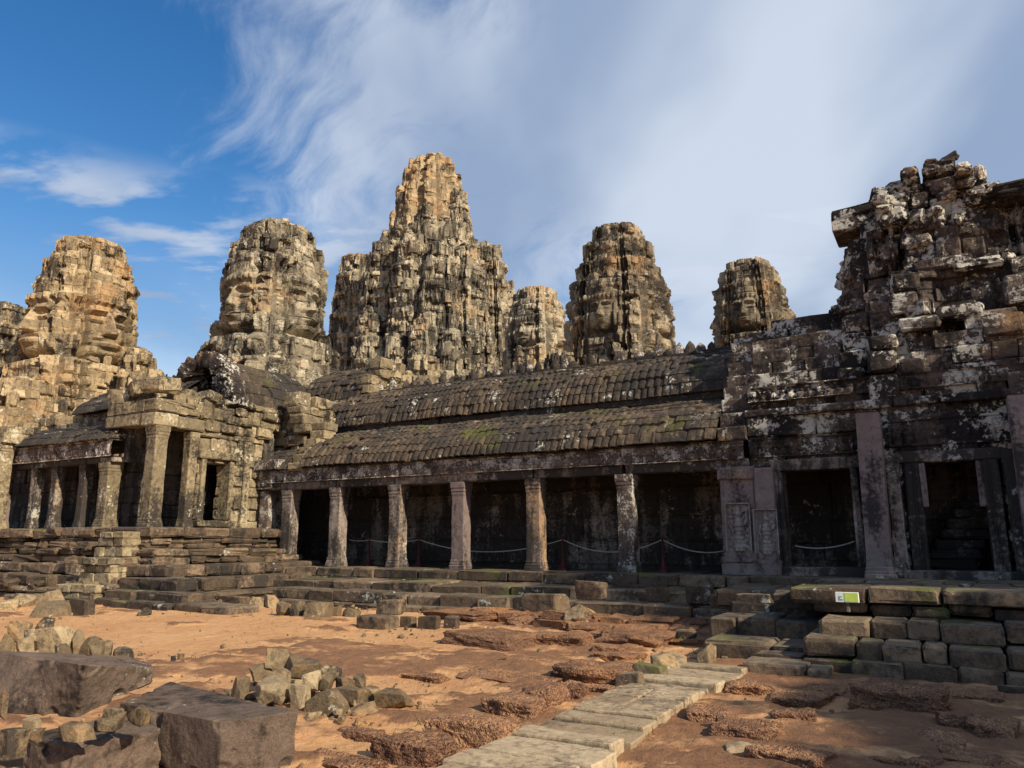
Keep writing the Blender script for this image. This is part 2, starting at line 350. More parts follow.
def ground_mat():
    m = bpy.data.materials.new('red_sandy_earth'); m.use_nodes = True; nt = m.node_tree; N = nt.nodes.new; L = nt.links.new
    bs = nt.nodes['Principled BSDF']; bs.inputs['Roughness'].default_value = .95; bs.inputs['Specular IOR Level'].default_value = .15
    pos = N('ShaderNodeNewGeometry').outputs['Position']
    def noise(sc, det=6, rg=.6, st=(1, 1, 1), rot=0.):
        mp = N('ShaderNodeMapping'); L(pos, mp.inputs[0]); mp.inputs['Scale'].default_value = st; mp.inputs['Rotation'].default_value = (0, 0, rot)
        n = N('ShaderNodeTexNoise'); n.inputs['Scale'].default_value = sc; n.inputs['Detail'].default_value = det; n.inputs['Roughness'].default_value = rg
        L(mp.outputs[0], n.inputs['Vector']); return n.outputs['Fac']
    def mr(v, a, b, c=0., d=1.):
        q = N('ShaderNodeMapRange'); q.clamp = True; L(v, q.inputs[0])
        for i, w in enumerate((a, b, c, d)): q.inputs[i + 1].default_value = w
        return q.outputs[0]
    def mix(f, a, b):
        q = N('ShaderNodeMix'); q.data_type = 'RGBA'; L(f, q.inputs[0])
        for i, v in ((6, a), (7, b)):
            if isinstance(v, tuple): q.inputs[i].default_value = (*v, 1)
            else: L(v, q.inputs[i])
        return q.outputs[2]
    a = noise(.7, 6, .6); f = noise(7, 8, .7); g = noise(70, 3, .6); p = noise(1.0, 8, .62, (1, 1.25, 1), .2)
    att = N('ShaderNodeAttribute'); att.attribute_name = 'rnd'
    col = mix(mr(a, .3, .7), (.46, .245, .12), (.64, .385, .195))
    col = mix(mr(f, .35, .75, 0, .5), col, (.31, .14, .062))
    add = N('ShaderNodeMath'); add.operation = 'ADD'; L(p, add.inputs[0])
    sc = N('ShaderNodeMath'); sc.operation = 'MULTIPLY'; L(att.outputs['Fac'], sc.inputs[0]); sc.inputs[1].default_value = .30; L(sc.outputs[0], add.inputs[1])
    fx = N('ShaderNodeMath'); fx.operation = 'MULTIPLY_ADD'; L(f, fx.inputs[0]); fx.inputs[1].default_value = .45; L(add.outputs[0], fx.inputs[2])
    pm = mr(fx.outputs[0], .86, 1.0, 0, .8)
    col = mix(pm, col, mix(mr(f, .35, .65), (.075, .036, .026), (.20, .10, .06)))
    col = mix(mr(g, .55, .75, 0, .35), col, (.55, .36, .2))
    L(col, bs.inputs['Base Color'])
    s = N('ShaderNodeMath'); s.operation = 'ADD'; L(f, s.inputs[0]); t = N('ShaderNodeMath'); t.operation = 'MULTIPLY'; L(g, t.inputs[0]); t.inputs[1].default_value = .18; L(t.outputs[0], s.inputs[1])
    bp = N('ShaderNodeBump'); bp.inputs['Distance'].default_value = .055; bp.inputs['Strength'].default_value = 1.; L(s.outputs[0], bp.inputs['Height']); L(bp.outputs[0], bs.inputs['Normal'])
    return m
M_ground = ground_mat()

# ------------------------------------------------------------------ ground (one sheet out to the horizon)
def gz(x, y):
    """height of the bare ground"""
    p = np.stack([np.atleast_1d(x), np.atleast_1d(y), np.zeros(np.size(x))], -1).astype(float)
    near = np.exp(-((p[:, 0] + 8) / 30) ** 2 - ((p[:, 1] - 10) / 30) ** 2)
    return near * (.05 * fbm(p * .35, 3, 3) + .028 * fbm(p * 1.3, 4, 5) - .01)
def build_ground():
    xs = np.unique(np.concatenate([np.linspace(-900, -60, 12), np.linspace(-60, -26, 30), np.arange(-26, 5, .07), np.linspace(5, 40, 30), np.linspace(40, 900, 14)]))
    ys = np.unique(np.concatenate([np.linspace(-900, -10, 12), np.linspace(-10, 2, 16), np.arange(2, 18.5, .06), np.linspace(18.5, 60, 30), np.linspace(60, 900, 14)]))
    X, Y = np.meshgrid(xs, ys, indexing='ij')
    Z = gz(X.ravel(), Y.ravel()).reshape(X.shape)
    p = np.stack([X.ravel(), Y.ravel(), 0 * X.ravel()], -1)
    patch = fbm(p * np.array([.6, 1.0, 1]) + 3.3, 4, 21) + .32 * fbm(p * np.array([3.2, 5.5, 1]), 4, 27, .65)
    near = (np.abs(X + 10) < 16).ravel() & (np.abs(Y - 10) < 9).ravel()
    # laterite paving showing through: raised rough patches, commoner on the right and in the middle
    bias = sstep(-13.0, -5.5, X.ravel()) * .46 - .27 + .12 * np.exp(-((Y.ravel() - 8.2) / 1.6) ** 2)
    bias = bias + .16 * sstep(-3.2, -1.8, X.ravel()) + .10 * np.exp(-((X.ravel() + 6.5) / 2.5) ** 2 - ((Y.ravel() - 12.5) / 2) ** 2); pm = sstep(.0, .16, patch + bias) * near
    Z = Z + (pm * (.045 + .035 * fbm(p * 7, 3, 31, .6))).reshape(X.shape) + (near * .018 * fbm(p * 4, 4, 33, .6)).reshape(X.shape)
    mb = MB(); mb.grid(np.stack([X, Y, Z], -1), pm)
    o = mb.build('ground', M_ground, smooth=True); o['kind'] = 'structure'
build_ground()

# ------------------------------------------------------------------ masonry
def masonry(mb, a0, a1, z0, z1, xf, depth=.5, ch=.38, bl=.75, holes=(), jit=.02, face=None, top=None, miss=0., gap=.006, chf=.02, rough=.009):
    """courses of hewn stones. xf(a, o, z) -> world; a along the wall, o outwards. face(a, z) = outward offset of the face; top(a) = broken top"""
    z = z0
    while z < z1 - .05:
        h = min(ch * rng.uniform(.8, 1.2), z1 - z)
        if z1 - z - h < .12: h = z1 - z
        zc = z + h / 2
        iv = [(a0, a1)]
        for (ha, hb, hz0, hz1) in holes:
            if hz0 < zc < hz1:
                nv = []
                for (p, q) in iv:
                    if hb <= p or ha >= q: nv.append((p, q)); continue
                    if ha > p: nv.append((p, ha))
                    if hb < q: nv.append((hb, q))
                iv = nv
        for (p, q) in iv:
            a = p
            while a < q - .02:
                w = bl * rng.uniform(.6, 1.5)
                if q - a - w < .3 * bl: w = q - a
                ac = a + w / 2; ok = True
                if top is not None and zc > top(ac): ok = False
                if miss and rng.random() < miss: ok = False
                if ok:
                    o = (face(ac, zc) if face else 0) + rng.normal(0, jit)
                    c0 = xf(ac, o - depth / 2, zc); c1 = xf(ac + 1, o - depth / 2, zc)
                    rz = math.atan2(c1[1] - c0[1], c1[0] - c0[0])
                    block(mb, c0, (w - gap, depth, h - gap), rz, chf, rough)
                a += w
        z += h
def XF_front(y): return lambda a, o, z: (a, y - o, z)          # faces -Y
def XF_right(x): return lambda a, o, z: (x + o, a, z)           # faces +X
def XF_left(x): return lambda a, o, z: (x - o, -a, z)
def box(mb, x0, x1, y0, y1, z0, z1, r=.5, rough=.006, ch=.02):
    block(mb, ((x0 + x1) / 2, (y0 + y1) / 2, (z0 + z1) / 2), (x1 - x0, y1 - y0, z1 - z0), 0, ch, rough, r)
def pillar(cx, cy, z0, z1, w, name, mat, parent, base=True, seed=0, lean=(0, 0), broken=False):
    """square pillar with moulded base and capital, each face a fine grid, worn"""
    mb = MB(); H = z1 - z0; prof = []
    if base: prof += [(0, 1.20), (.10, 1.21), (.12, 1.15), (.17, 1.17), (.19, 1.08), (.25, 1.10), (.27, 1.03), (.34, 1.0)]
    else: prof += [(0, 1.0), (.3, 1.0)]
    for k in range(1, 14): prof.append((.34 + (H - .34 - .42) * k / 14, .995 - .02 * math.sin(math.pi * k / 14)))
    if not broken: prof += [(H - .42, .99), (H - .36, 1.05), (H - .30, 1.04), (H - .27, 1.11), (H - .20, 1.09), (H - .17, 1.16), (H - .03, 1.18), (H, 1.17)]
    else: prof += [(H - .42, .98), (H - .2, .95), (H - .04, .97), (H, .8)]
    n = 9; ring = []
    t = np.linspace(-1, 1, n)[:-1]
    ring = np.concatenate([np.stack([t, -np.ones_like(t)], 1), np.stack([np.ones_like(t), t], 1), np.stack([-t, np.ones_like(t)], 1), np.stack([-np.ones_like(t), -t], 1)])
    ring = ring / np.maximum(1, (np.linalg.norm(ring, axis=1) / 1.385))[:, None]
    P = np.zeros((len(ring), len(prof), 3))
    for j, (h, s) in enumerate(prof):
        P[:, j, 0] = cx + ring[:, 0] * s * w / 2 + lean[0] * h; P[:, j, 1] = cy + ring[:, 1] * s * w / 2 + lean[1] * h; P[:, j, 2] = z0 + h
    q = P.reshape(-1, 3); ctr = np.stack([np.full(len(q), cx), np.full(len(q), cy), q[:, 2]], 1); d = q - ctr; d /= np.linalg.norm(d, axis=1)[:, None]
    q = q + d * (.012 * fbm(q * 5 + seed, 4, seed) + .022 * np.minimum(0, fbm(q * 2.6 + seed * 3, 3, seed + 2)))[:, None]
    P = q.reshape(P.shape); rr = h3(seed, 3, 5) * np.ones(P.shape[:2]); jb = 7 if base else 0; jc = P.shape[1] - 9
    if broken: mb.grid(P[:, jb:], rr[:, jb:], wrap=True)
    else: mb.grid(P[:, jb:jc + 1], rr[:, jb:jc + 1], wrap=True)
    tp = np.array([[cx - w * .5, cy - w * .5, z1 - .004], [cx + w * .5, cy - w * .5, z1 - .004], [cx + w * .5, cy + w * .5, z1 - .004], [cx - w * .5, cy + w * .5, z1 - .004]]) + np.array([lean[0] * H, lean[1] * H, 0])
    if broken: mb.add(tp, [[0, 1, 2, 3]])
    o = mb.build(name, mat, parent)
    if base: b2 = MB(); b2.grid(P[:, :jb + 1], rr[:, :jb + 1], wrap=True); b2.build('pillar_base', mat, o)
    if not broken: b2 = MB(); b2.grid(P[:, jc:], rr[:, jc:], wrap=True); b2.add(tp, [[0, 1, 2, 3]]); b2.build('capital', mat, o)
    return o

def tile_roof(mb, x0, x1, curve, rib=.225, row=.31, amp=.075, seed=0, smooth_from=None, axis='x', wear=.034, step=.022):
    """half vault carved as tiles: curve = [(out, z)...] from eave to ridge"""
    cv = np.array(curve, float); seg = np.linalg.norm(np.diff(cv, axis=0), axis=1); s = np.concatenate([[0], np.cumsum(seg)]); Ls = s[-1]
    nx = int((x1 - x0) / step) + 1; xs = np.linspace(x0, x1, nx)
    rows = int(Ls / row); sv = []
    for k in range(rows):
        for f in (.0, .04, .35, .7, .97): sv.append((k + f) * Ls / rows)
    sv = np.array(sv + [Ls]); ns = len(sv)
    o = np.interp(sv, s, cv[:, 0]); z = np.interp(sv, s, cv[:, 1])
    do = np.gradient(o, sv + np.arange(ns) * 1e-6); dz = np.gradient(z, sv + np.arange(ns) * 1e-6); ln = np.hypot(do, dz) + 1e-9
    no, nz_ = dz / ln * -1, do / ln
    sg = 1 if np.mean(nz_) > 0 else -1; no *= sg; nz_ *= sg
    X, S = np.meshgrid(xs, np.arange(ns), indexing='ij')
    k = np.minimum((sv / Ls * rows + 1e-6).astype(int), rows - 1); fr = sv / Ls * rows - k
    K = k[S]; FR = fr[S]
    wob = .13 * vnoise(np.stack([X.ravel() * .55, K.ravel() * .8, 0 * X.ravel()], -1), seed).reshape(X.shape) + .05 * (h3(K, np.floor(X / 1.7), 0 * K, seed + 40) - .5)
    slip = (h3(np.floor(X / 1.3 + .4 * K), K // 2, 0 * K, seed + 41) - .5) * .06
    ph = (X + wob) / rib + .5 * 0; ci = np.floor(ph); cf = ph - ci
    ridge = np.sqrt(np.clip(1 - (2 * cf - 1) ** 2, 0, 1)) - .35
    tj = h3(ci, K, 0 * K, seed)                                     # each tile sits a little differently
    lip = (1 - FR) * .016 + np.where(FR < .02, -.035, 0)
    p3 = np.stack([X.ravel(), sv[S].ravel(), 0 * X.ravel()], -1)
    wr = fbm(p3 * np.array([.5, .8, 1]) + seed, 3, seed).reshape(X.shape); fine = fbm(p3 * 6 + seed, 3, seed + 4).reshape(X.shape)
    a = amp * (np.ones_like(X) if smooth_from is None else 1 - .75 * sstep(smooth_from, smooth_from + 1.5, X + .6 * wr))
    a = a * (1 - .45 * sstep(.15, .5, wr))
    disp = slip + ridge * a + lip + (tj - .5) * .022 + wr * wear * 2 + fine * wear + np.where(tj > .95, -.08, 0)
    O = o[S] + no[S] * disp; Z = z[S] + nz_[S] * disp + .05 * fbm(np.stack([X.ravel() * .35, 0 * X.ravel(), 0 * X.ravel()], -1), 3, seed + 8).reshape(X.shape)
    P = np.stack([X, O, Z], -1) if axis == 'x' else np.stack([O, X, Z], -1)
    mb.grid(P, tj)
def relief_band(mb, x0, x1, z0, z1, y, pat='lotus', step=.03, seed=0, axis='x', sgn=1, depth=.055, thick=.45):
    """carved frieze strip with its top and underside, facing -Y (or +X)"""
    nx = max(8, int((x1 - x0) / step)); nz = max(8, int((z1 - z0) / step)); xs = np.linspace(x0, x1, nx); zs = np.linspace(z0, z1, nz)
    X, Z = np.meshgrid(xs, zs, indexing='ij'); v = (Z - z0) / (z1 - z0)
    u = X / .22; cell = np.abs(np.sin(u * math.pi))
    d = np.where((v > .93) | (v < .06), 1.2, 0) + np.where((v > .80) & (v < .88), .7, 0)
    leaf = np.where((v > .1) & (v < .78), np.clip(cell - np.abs(v - .42) * 1.2, -.2, 1) * 1.3, 0) + np.where((v > .60) & (v < .78), np.abs(np.cos(u * math.pi * 1.0)) * .6, 0)
    p = np.stack([X.ravel(), Z.ravel() * 1.0, 0 * X.ravel() + seed], -1)
    er = fbm(p * 1.3, 4, seed).reshape(X.shape); fi = fbm(p * 9, 3, seed + 3).reshape(X.shape)
    bj = h3(np.floor(X / .9 + .3 * np.floor(v * 2)), np.floor(v * 2), 0 * X, seed)
    O = depth * (d + leaf) * (1 - .5 * sstep(0, .4, er)) + .03 * fi + .05 * er + .05 * (bj - .5) + np.where(np.abs((X / .9 + .3 * np.floor(v * 2)) % 1 - .5) > .47, -.03, 0)
    pad = np.zeros((nx, nz + 2)); Zp = np.concatenate([Z[:, :1], Z, Z[:, -1:]], 1); Xp = np.concatenate([X[:, :1], X, X[:, -1:]], 1)
    Op = np.concatenate([np.full((nx, 1), -thick), O, np.full((nx, 1), -thick)], 1); R = np.concatenate([bj[:, :1], bj, bj[:, -1:]], 1)
    if axis == 'x': mb.grid(np.stack([Xp, y - Op, Zp], -1), R)
    else: mb.grid(np.stack([y + Op, Xp, Zp], -1), R)

# ------------------------------------------------------------------ towers
def face_relief(u, v):
    a = np.abs(u); e = np.exp
    g = lambda x, y, cx, cy, sx, sy: e(-((x - cx) / sx) ** 2 - ((y - cy) / sy) ** 2)
    r = .42 * np.sqrt(np.clip(1 - (u * .92) ** 2, 0, 1)) * sstep(-1.05, -.6, v)
    r += .10 * e(-((v - (.30 + .06 * np.cos(a * 4.2 - 1.5))) / .055) ** 2) * sstep(.08, .2, a) * (1 - sstep(.62, .8, a))
    r -= .13 * g(a, v, .38, .17, .22, .09)
    r += .12 * g(a, v, .38, .12, .20, .07) - .07 * e(-((v - .035) / .025) ** 2) * g(a, v, .38, .03, .2, .5)
    hN = np.interp(v, [-.31, -.25, -.16, .25, .42], [0, .30, .30, .11, 0]); w = np.interp(v, [-.3, -.15, .3], [.17, .14, .09])
    r += hN * e(-(u / w) ** 2) + .13 * g(a, v, .17, -.21, .08, .06)
    sm = .10 * a ** 2
    r += .15 * e(-((v - (-.42 + sm)) / .055) ** 2) * e(-(u / .44) ** 4) + .17 * e(-((v - (-.545 + sm)) / .055) ** 2) * e(-(u / .36) ** 4) - .10 * e(-((v - (-.48 + sm)) / .022) ** 2) * e(-(u / .46) ** 4)
    r += .13 * g(u, v, 0, -.78, .3, .13) - .05 * g(u, v, 0, -.66, .3, .06) + .07 * g(a, v, .5, -.2, .22, .3)
    r += .16 * (sstep(.80, .84, a) - sstep(.97, 1.0, a)) * (sstep(-.85, -.7, v) - sstep(.35, .45, v))
    dia = sstep(.52, .55, v) - sstep(.74, .77, v)
    r += dia * (.09 + .03 * np.cos(u * 26)) + sstep(.77, .8, v) * .03
    return r
def courses(z0, z1, ch, seed):
    g = np.random.default_rng(seed); z = z0; out = []
    while z < z1 - .05:
        h = ch * g.uniform(.75, 1.3); h = min(h, z1 - z); out.append((z, h)); z += h
    return out
def tower_surface(cx, cy, prof, seed, ch=.42, bl=.75, amp=.07, rot=0., du=.06, face=None, plan='cross', ribs=None, miss=.05, erode=.26, sides=(0, 1, 2, 3), th_=1.25, ledge=.055):
    """returns per-patch grids (P, R, U-lateral fraction, Z) of a tower skin made of coursed blocks.
    prof = [(z, halfwidth)] ; face = (zc, half height, half width)"""
    pz_ = [q[0] for q in prof]; pw = [q[1] for q in prof]
    Wm = max(pw); cs = courses(pz_[0], pz_[-1], ch, seed)
    zs = []; ci = []; fr = []
    for i, (z, h) in enumerate(cs):
        for f in (.0, .10, .36, .64, .92): zs.append(z + f * h); ci.append(i); fr.append(f)
    zs = np.array(zs); ci = np.array(ci); fr = np.array(fr); zc = np.array([z + h / 2 for z, h in cs])
    tq = (np.floor(zc / th_) + .35) * th_
    Wc = np.interp(np.clip(tq, pz_[0], pz_[-1]), pz_, pw)[ci] * .75 + np.interp(zs, pz_, pw) * .25
    nu = int(1.48 * Wm / du) + 2; s = np.linspace(-1, 1, nu)
    S, J = np.meshgrid(s, np.arange(len(zs)), indexing='ij'); Z = zs[J]; W = Wc[J]; CI = ci[J]; FR = fr[J]
    out = []
    for k in range(4):
        T = .74 * W; t = S * T; a = np.abs(S)
        d = W * (.74 + .26 * (1 - a ** 2.6))
        if plan == 'cross':
            tier = np.floor(Z / th_ + 0 * k); tf = Z / th_ - tier
            d = d + W * (.07 * sstep(.76, .79, a) - .17 * sstep(.54, .58, a) * (1 - sstep(.64, .67, a)) - .08 * sstep(.70, .72, a) * (1 - sstep(.76, .78, a)))
            side = .8 * sstep(.42, .5, a) if face else .8
            d = d + W * side * (ledge * (sstep(.72, .76, tf)) - .04 * sstep(.0, .05, tf) * (1 - sstep(.16, .2, tf)) + (.055 if th_ < 1.8 else .03) * np.sign(np.cos(S * 21 + 1.7 * (tier % 2))) * sstep(.25, .3, tf) * (1 - sstep(.68, .72, tf)))
        elif plan == 'ribbed':
            q = np.cos(S * math.pi * ribs + .6 * k); d = d + W * .12 * np.tanh(q * 3)
        facemask = np.zeros_like(S)
        if face and k in sides:
            fz, fh, fw = face; v = (Z - fz) / fh; u = t / fw
            inside = (np.abs(u) < 1.02) & (v > -1.05) & (v < 1.25)
            rel = face_relief(np.clip(u, -1, 1), np.clip(v, -1.05, 1.3)) * fw
            em = (1 - sstep(.96, 1.04, np.abs(u))) * (sstep(-1.08, -.95, v) - sstep(1.0, 1.3, v))
            d = d + 1.45 * rel * em - .5 * fw * em; facemask = em
            # lotus collar and tiara tiers over the face
            d = d + W * .06 * (sstep(1.10, 1.14, v) - sstep(1.45, 1.5, v)) * (.4 + .6 * np.abs(np.cos(t / fw * 5))) * (1 - sstep(1.1, 1.3, np.abs(u)))
        # stones: every course is cut into blocks that sit in or out a little
        off = h3(CI, 0 * CI + k, 0 * CI, seed + 1) * 7
        L = bl * (.75 + .5 * h3(CI, 0 * CI + k + 9, 0 * CI, seed + 2))
        bp = t / L + off; bi = np.floor(bp); bf = bp - bi
        hj = h3(bi, CI, 0 * CI + k, seed + 3); hm = h3(bi, CI, 0 * CI + k, seed + 5)
        sof = 1 - .75 * facemask
        d = d + (hj - .5) * 2 * amp * sof - np.where((hm < miss) & (facemask < .3), .28, 0)
        joint = (np.minimum(bf, 1 - bf) * L < du * .55) | (FR < .02)
        d = d - np.where(joint, np.where(FR < .02, .03, .055), 0) * (1 - .45 * facemask)
        lx = np.stack([t.ravel() + 13 * k, Z.ravel(), np.full(t.size, seed * 3.1)], -1)
        d = d + erode * fbm(lx * np.array([1.1, .3, 1] if th_ < 1.8 else [.75, .6, 1]), 4, seed + 6).reshape(t.shape) * (1 - .9 * facemask) + .11 * fbm(lx * 2.2, 4, seed + 7, .6).reshape(t.shape) * (1 - .88 * facemask)
        th = rot + (-math.pi / 2 + k * math.pi / 2); nx_, ny_ = math.cos(th), math.sin(th); tx, ty = -ny_, nx_
        # keep the corner seam closed
        dc = np.where(a > .999, T, d)
        P = np.stack([cx + nx_ * dc + tx * t, cy + ny_ * dc + ty * t, Z + .02 * (hj - .5)], -1)
        out.append((P, hj, facemask))
    return out
def put_tower(name, label, cx, cy, prof, seed, mat, face=None, group=None, zface=None, **kw):
    z0 = prof[0][0]; root = thing(name, label, 'tower', (cx, cy, z0), group)
    surf = tower_surface(cx, cy, prof, seed, face=face, **kw)
    body = MB(); crown = MB()
    zsplit = face[0] + face[1] * 1.28 if face else 1e9
    for (P, R, fm) in surf:
        Z = P[0, :, 2]; j1 = int(np.searchsorted(Z, zsplit))
        if not face: body.grid(P, R); continue
        fz, fh, fw = face
        j0 = int(np.searchsorted(Z, fz - fh * 1.06)); jt = min(j1, P.shape[1] - 1)
        col = np.where(fm[:, (j0 + jt) // 2] > .02)[0]; i0, i1 = max(col[0] - 1, 0), min(col[-1] + 1, P.shape[0] - 1)
        body.grid(P[:, :j0 + 1], R[:, :j0 + 1])
        body.grid(P[:i0 + 1, j0:jt + 1], R[:i0 + 1, j0:jt + 1]); body.grid(P[i1:, j0:jt + 1], R[i1:, j0:jt + 1])
        fb = MB(); fb.grid(P[i0:i1 + 1, j0:jt + 1], R[i0:i1 + 1, j0:jt + 1]); fb.build('carved_face', mat, root)
        crown.grid(P[:, jt:], R[:, jt:])
    # upright stones standing on the ledges give the ragged outline
    prof = [(z_, w_) for z_, w_ in prof]; ps = np.array(prof); kg = np.random.default_rng(seed)
    z = ps[0, 0] + 1.; knob = MB(); nk = 0
    while z < ps[-1, 0] - .7:
        w = np.interp(z, ps[:, 0], ps[:, 1]); nn_ = max(8, int(w * 7)); inface = face is not None and face[0] - face[1] * 1.0 < z < face[0] + face[1] * 1.1
        for i in range(nn_):
            an = 2 * math.pi * (i + kg.uniform(-.3, .3)) / nn_
            if kg.random() < .5: continue
            c, sn = abs(math.cos(an)), abs(math.sin(an)); m = max(c, sn); q = min(c, sn) / m
            if inface and q < .52: continue
            rr = (w * (.74 + .26 * (1 - min(1, q / .74) ** 2.6))) / m * (1 if q < .74 else .98) if q < .74 else w * 1.02
            sz = (kg.uniform(.3, .8), kg.uniform(.3, .7), kg.uniform(.35, 1.15))
            block(crown if z > zsplit else body, (cx + math.cos(an) * (rr + kg.uniform(-.15, .1)), cy + math.sin(an) * (rr + kg.uniform(-.15, .1)), z + kg.uniform(-.2, .2)), sz, an + math.pi / 2, .08, .03); nk += 1
        z += kg.uniform(.8, 1.15)
    # a cap of rough stones closes the top
    zt, wt = prof[-1]; zt -= .62; cap = crown if face else body
    n = max(5, int(wt * 5))
    for i in range(n):
        ang = 2 * math.pi * i / n + rng.uniform(-.2, .2); rr = wt * rng.uniform(.45, .85)
        block(cap, (cx + rr * math.cos(ang), cy + rr * math.sin(ang), zt - .12 + rng.uniform(-.1, .22)), (rng.uniform(.5, .9), rng.uniform(.4, .7), rng.uniform(.4, .75)), ang, .06, .03)
    for lv, (fr_, hh_) in enumerate(((.55, .22), (.3, .5))):
        for i in range(max(4, int(wt * 3 * fr_ + 2))):
            ang = rng.uniform(0, 6.28); block(cap, (cx + fr_ * wt * math.cos(ang), cy + fr_ * wt * math.sin(ang), zt + hh_ - .1 + rng.uniform(-.08, .12)), (rng.uniform(.5, .85), rng.uniform(.45, .7), rng.uniform(.35, .6)), ang, .08, .03)
    box(cap, cx - wt * .35, cx + wt * .35, cy - wt * .35, cy + wt * .35, zt - .3, zt + .3)
    box(cap, cx - wt * .7, cx + wt * .7, cy - wt * .7, cy + wt * .7, zt - .7, zt - .05)
    body.build('tower_body', mat, root)
    if face: crown.build('lotus_crown', mat, root)
    return root
def px_prof(cx, dist, tab, zlow, wlow, k=1.):
    """(row, half width in pixels) measured on the photograph -> metres at the tower's real distance"""
    out = [(zlow, wlow)]
    for (y, hw) in sorted(tab, reverse=True):
        p = atd(cx, y, dist); dep = dist * math.cos(TH) + (p[2] - EYE) * math.sin(TH)
        out.append((p[2], hw / F * dep / 1.03 * k))
    return out
def zrow(cx, dist, y): return atd(cx, y, dist)[2]
def at_tower(cx, dist, y):
    p = atd(cx, y, dist); return float(p[0]), float(p[1])
def scale_px(cx, dist, y, px):
    p = atd(cx, y, dist); return px / F * (dist * math.cos(TH) + (p[2] - EYE) * math.sin(TH))

# face tower on the far left, mostly outside the frame
d = 47; x, y = at_tower(-8, d, 370)
put_tower('face_tower', 'weathered grey stone tower cut off by the left edge of the photo', x, y, px_prof(-8, d, [(460, 46), (400, 40), (372, 36), (350, 34), (322, 28), (306, 20)], 1, 3.2), 11, M_tower, group='face towers of the temple', amp=.10)
# ochre face tower at left
d = 42; x, y = at_tower(83, d, 320)
put_tower('face_tower', 'ochre orange face tower nearest the left edge, standing against blue sky', x, y,
          px_prof(83, d, [(440, 74), (405, 72), (378, 66), (362, 58), (356, 52), (345, 51), (320, 52), (292, 48), (270, 41), (252, 31), (249, 27), (245, 22)], 1, 4.0, .86), 23, M_gold,
          face=(zrow(83, d, 333), scale_px(83, d, 333, 37), scale_px(83, d, 333, 30)), group='face towers of the temple', amp=.08)
# pale face tower left of the central one
d = 43; x, y = at_tower(274, d, 300)
put_tower('face_tower', 'pale grey face tower just left of the tall central tower, face in profile', x, y,
          px_prof(274, d, [(430, 84), (395, 78), (365, 68), (345, 58), (330, 50), (318, 49), (290, 50), (268, 47), (250, 41), (238, 33), (233, 27), (228, 20)], 1, 4.2, .92), 31, M_tower,
          face=(zrow(274, d, 312), scale_px(274, d, 312, 34), scale_px(274, d, 312, 26)), group='face towers of the temple', amp=.09)
# small one behind, between centre and right
d = 58; x, y = at_tower(537, d, 330)
put_tower('face_tower', 'small slim face tower squeezed between the central tower and the brown face tower', x, y,
          px_prof(537, d, [(400, 31), (370, 30), (345, 29.5), (322, 27), (304, 21), (297, 18), (291, 13)], 2, 2.6), 47, M_tower,
          face=(zrow(537, d, 336), scale_px(537, d, 336, 17), scale_px(537, d, 336, 13)), group='face towers of the temple', amp=.07, du=.08)
d = 46; x, y = at_tower(619, d, 300)
put_tower('face_tower', 'brown face tower right of centre with a calm face turned to the viewer', x, y,
          px_prof(619, d, [(400, 56), (360, 54), (340, 53), (318, 51), (300, 48.5), (285, 43), (268, 38), (256, 33), (243, 25), (236, 21), (230, 16)], 2, 3.4, .95), 59, M_grey,
          face=(zrow(612, d, 323), scale_px(619, d, 323, 22), scale_px(619, d, 323, 16)), group='face towers of the temple', amp=.07)
d = 54; x, y = at_tower(751, d, 310)
put_tower('face_tower', 'grey face tower furthest right behind the gallery ridge', x, y,
          px_prof(751, d, [(390, 46), (360, 43), (330, 40), (312, 38), (292, 35), (276, 28), (268, 23), (264, 19)], 2, 3.2, .88), 67, M_grey,
          face=(zrow(751, d, 318), scale_px(751, d, 318, 22), scale_px(751, d, 318, 17)), group='face towers of the temple', amp=.08, du=.08)

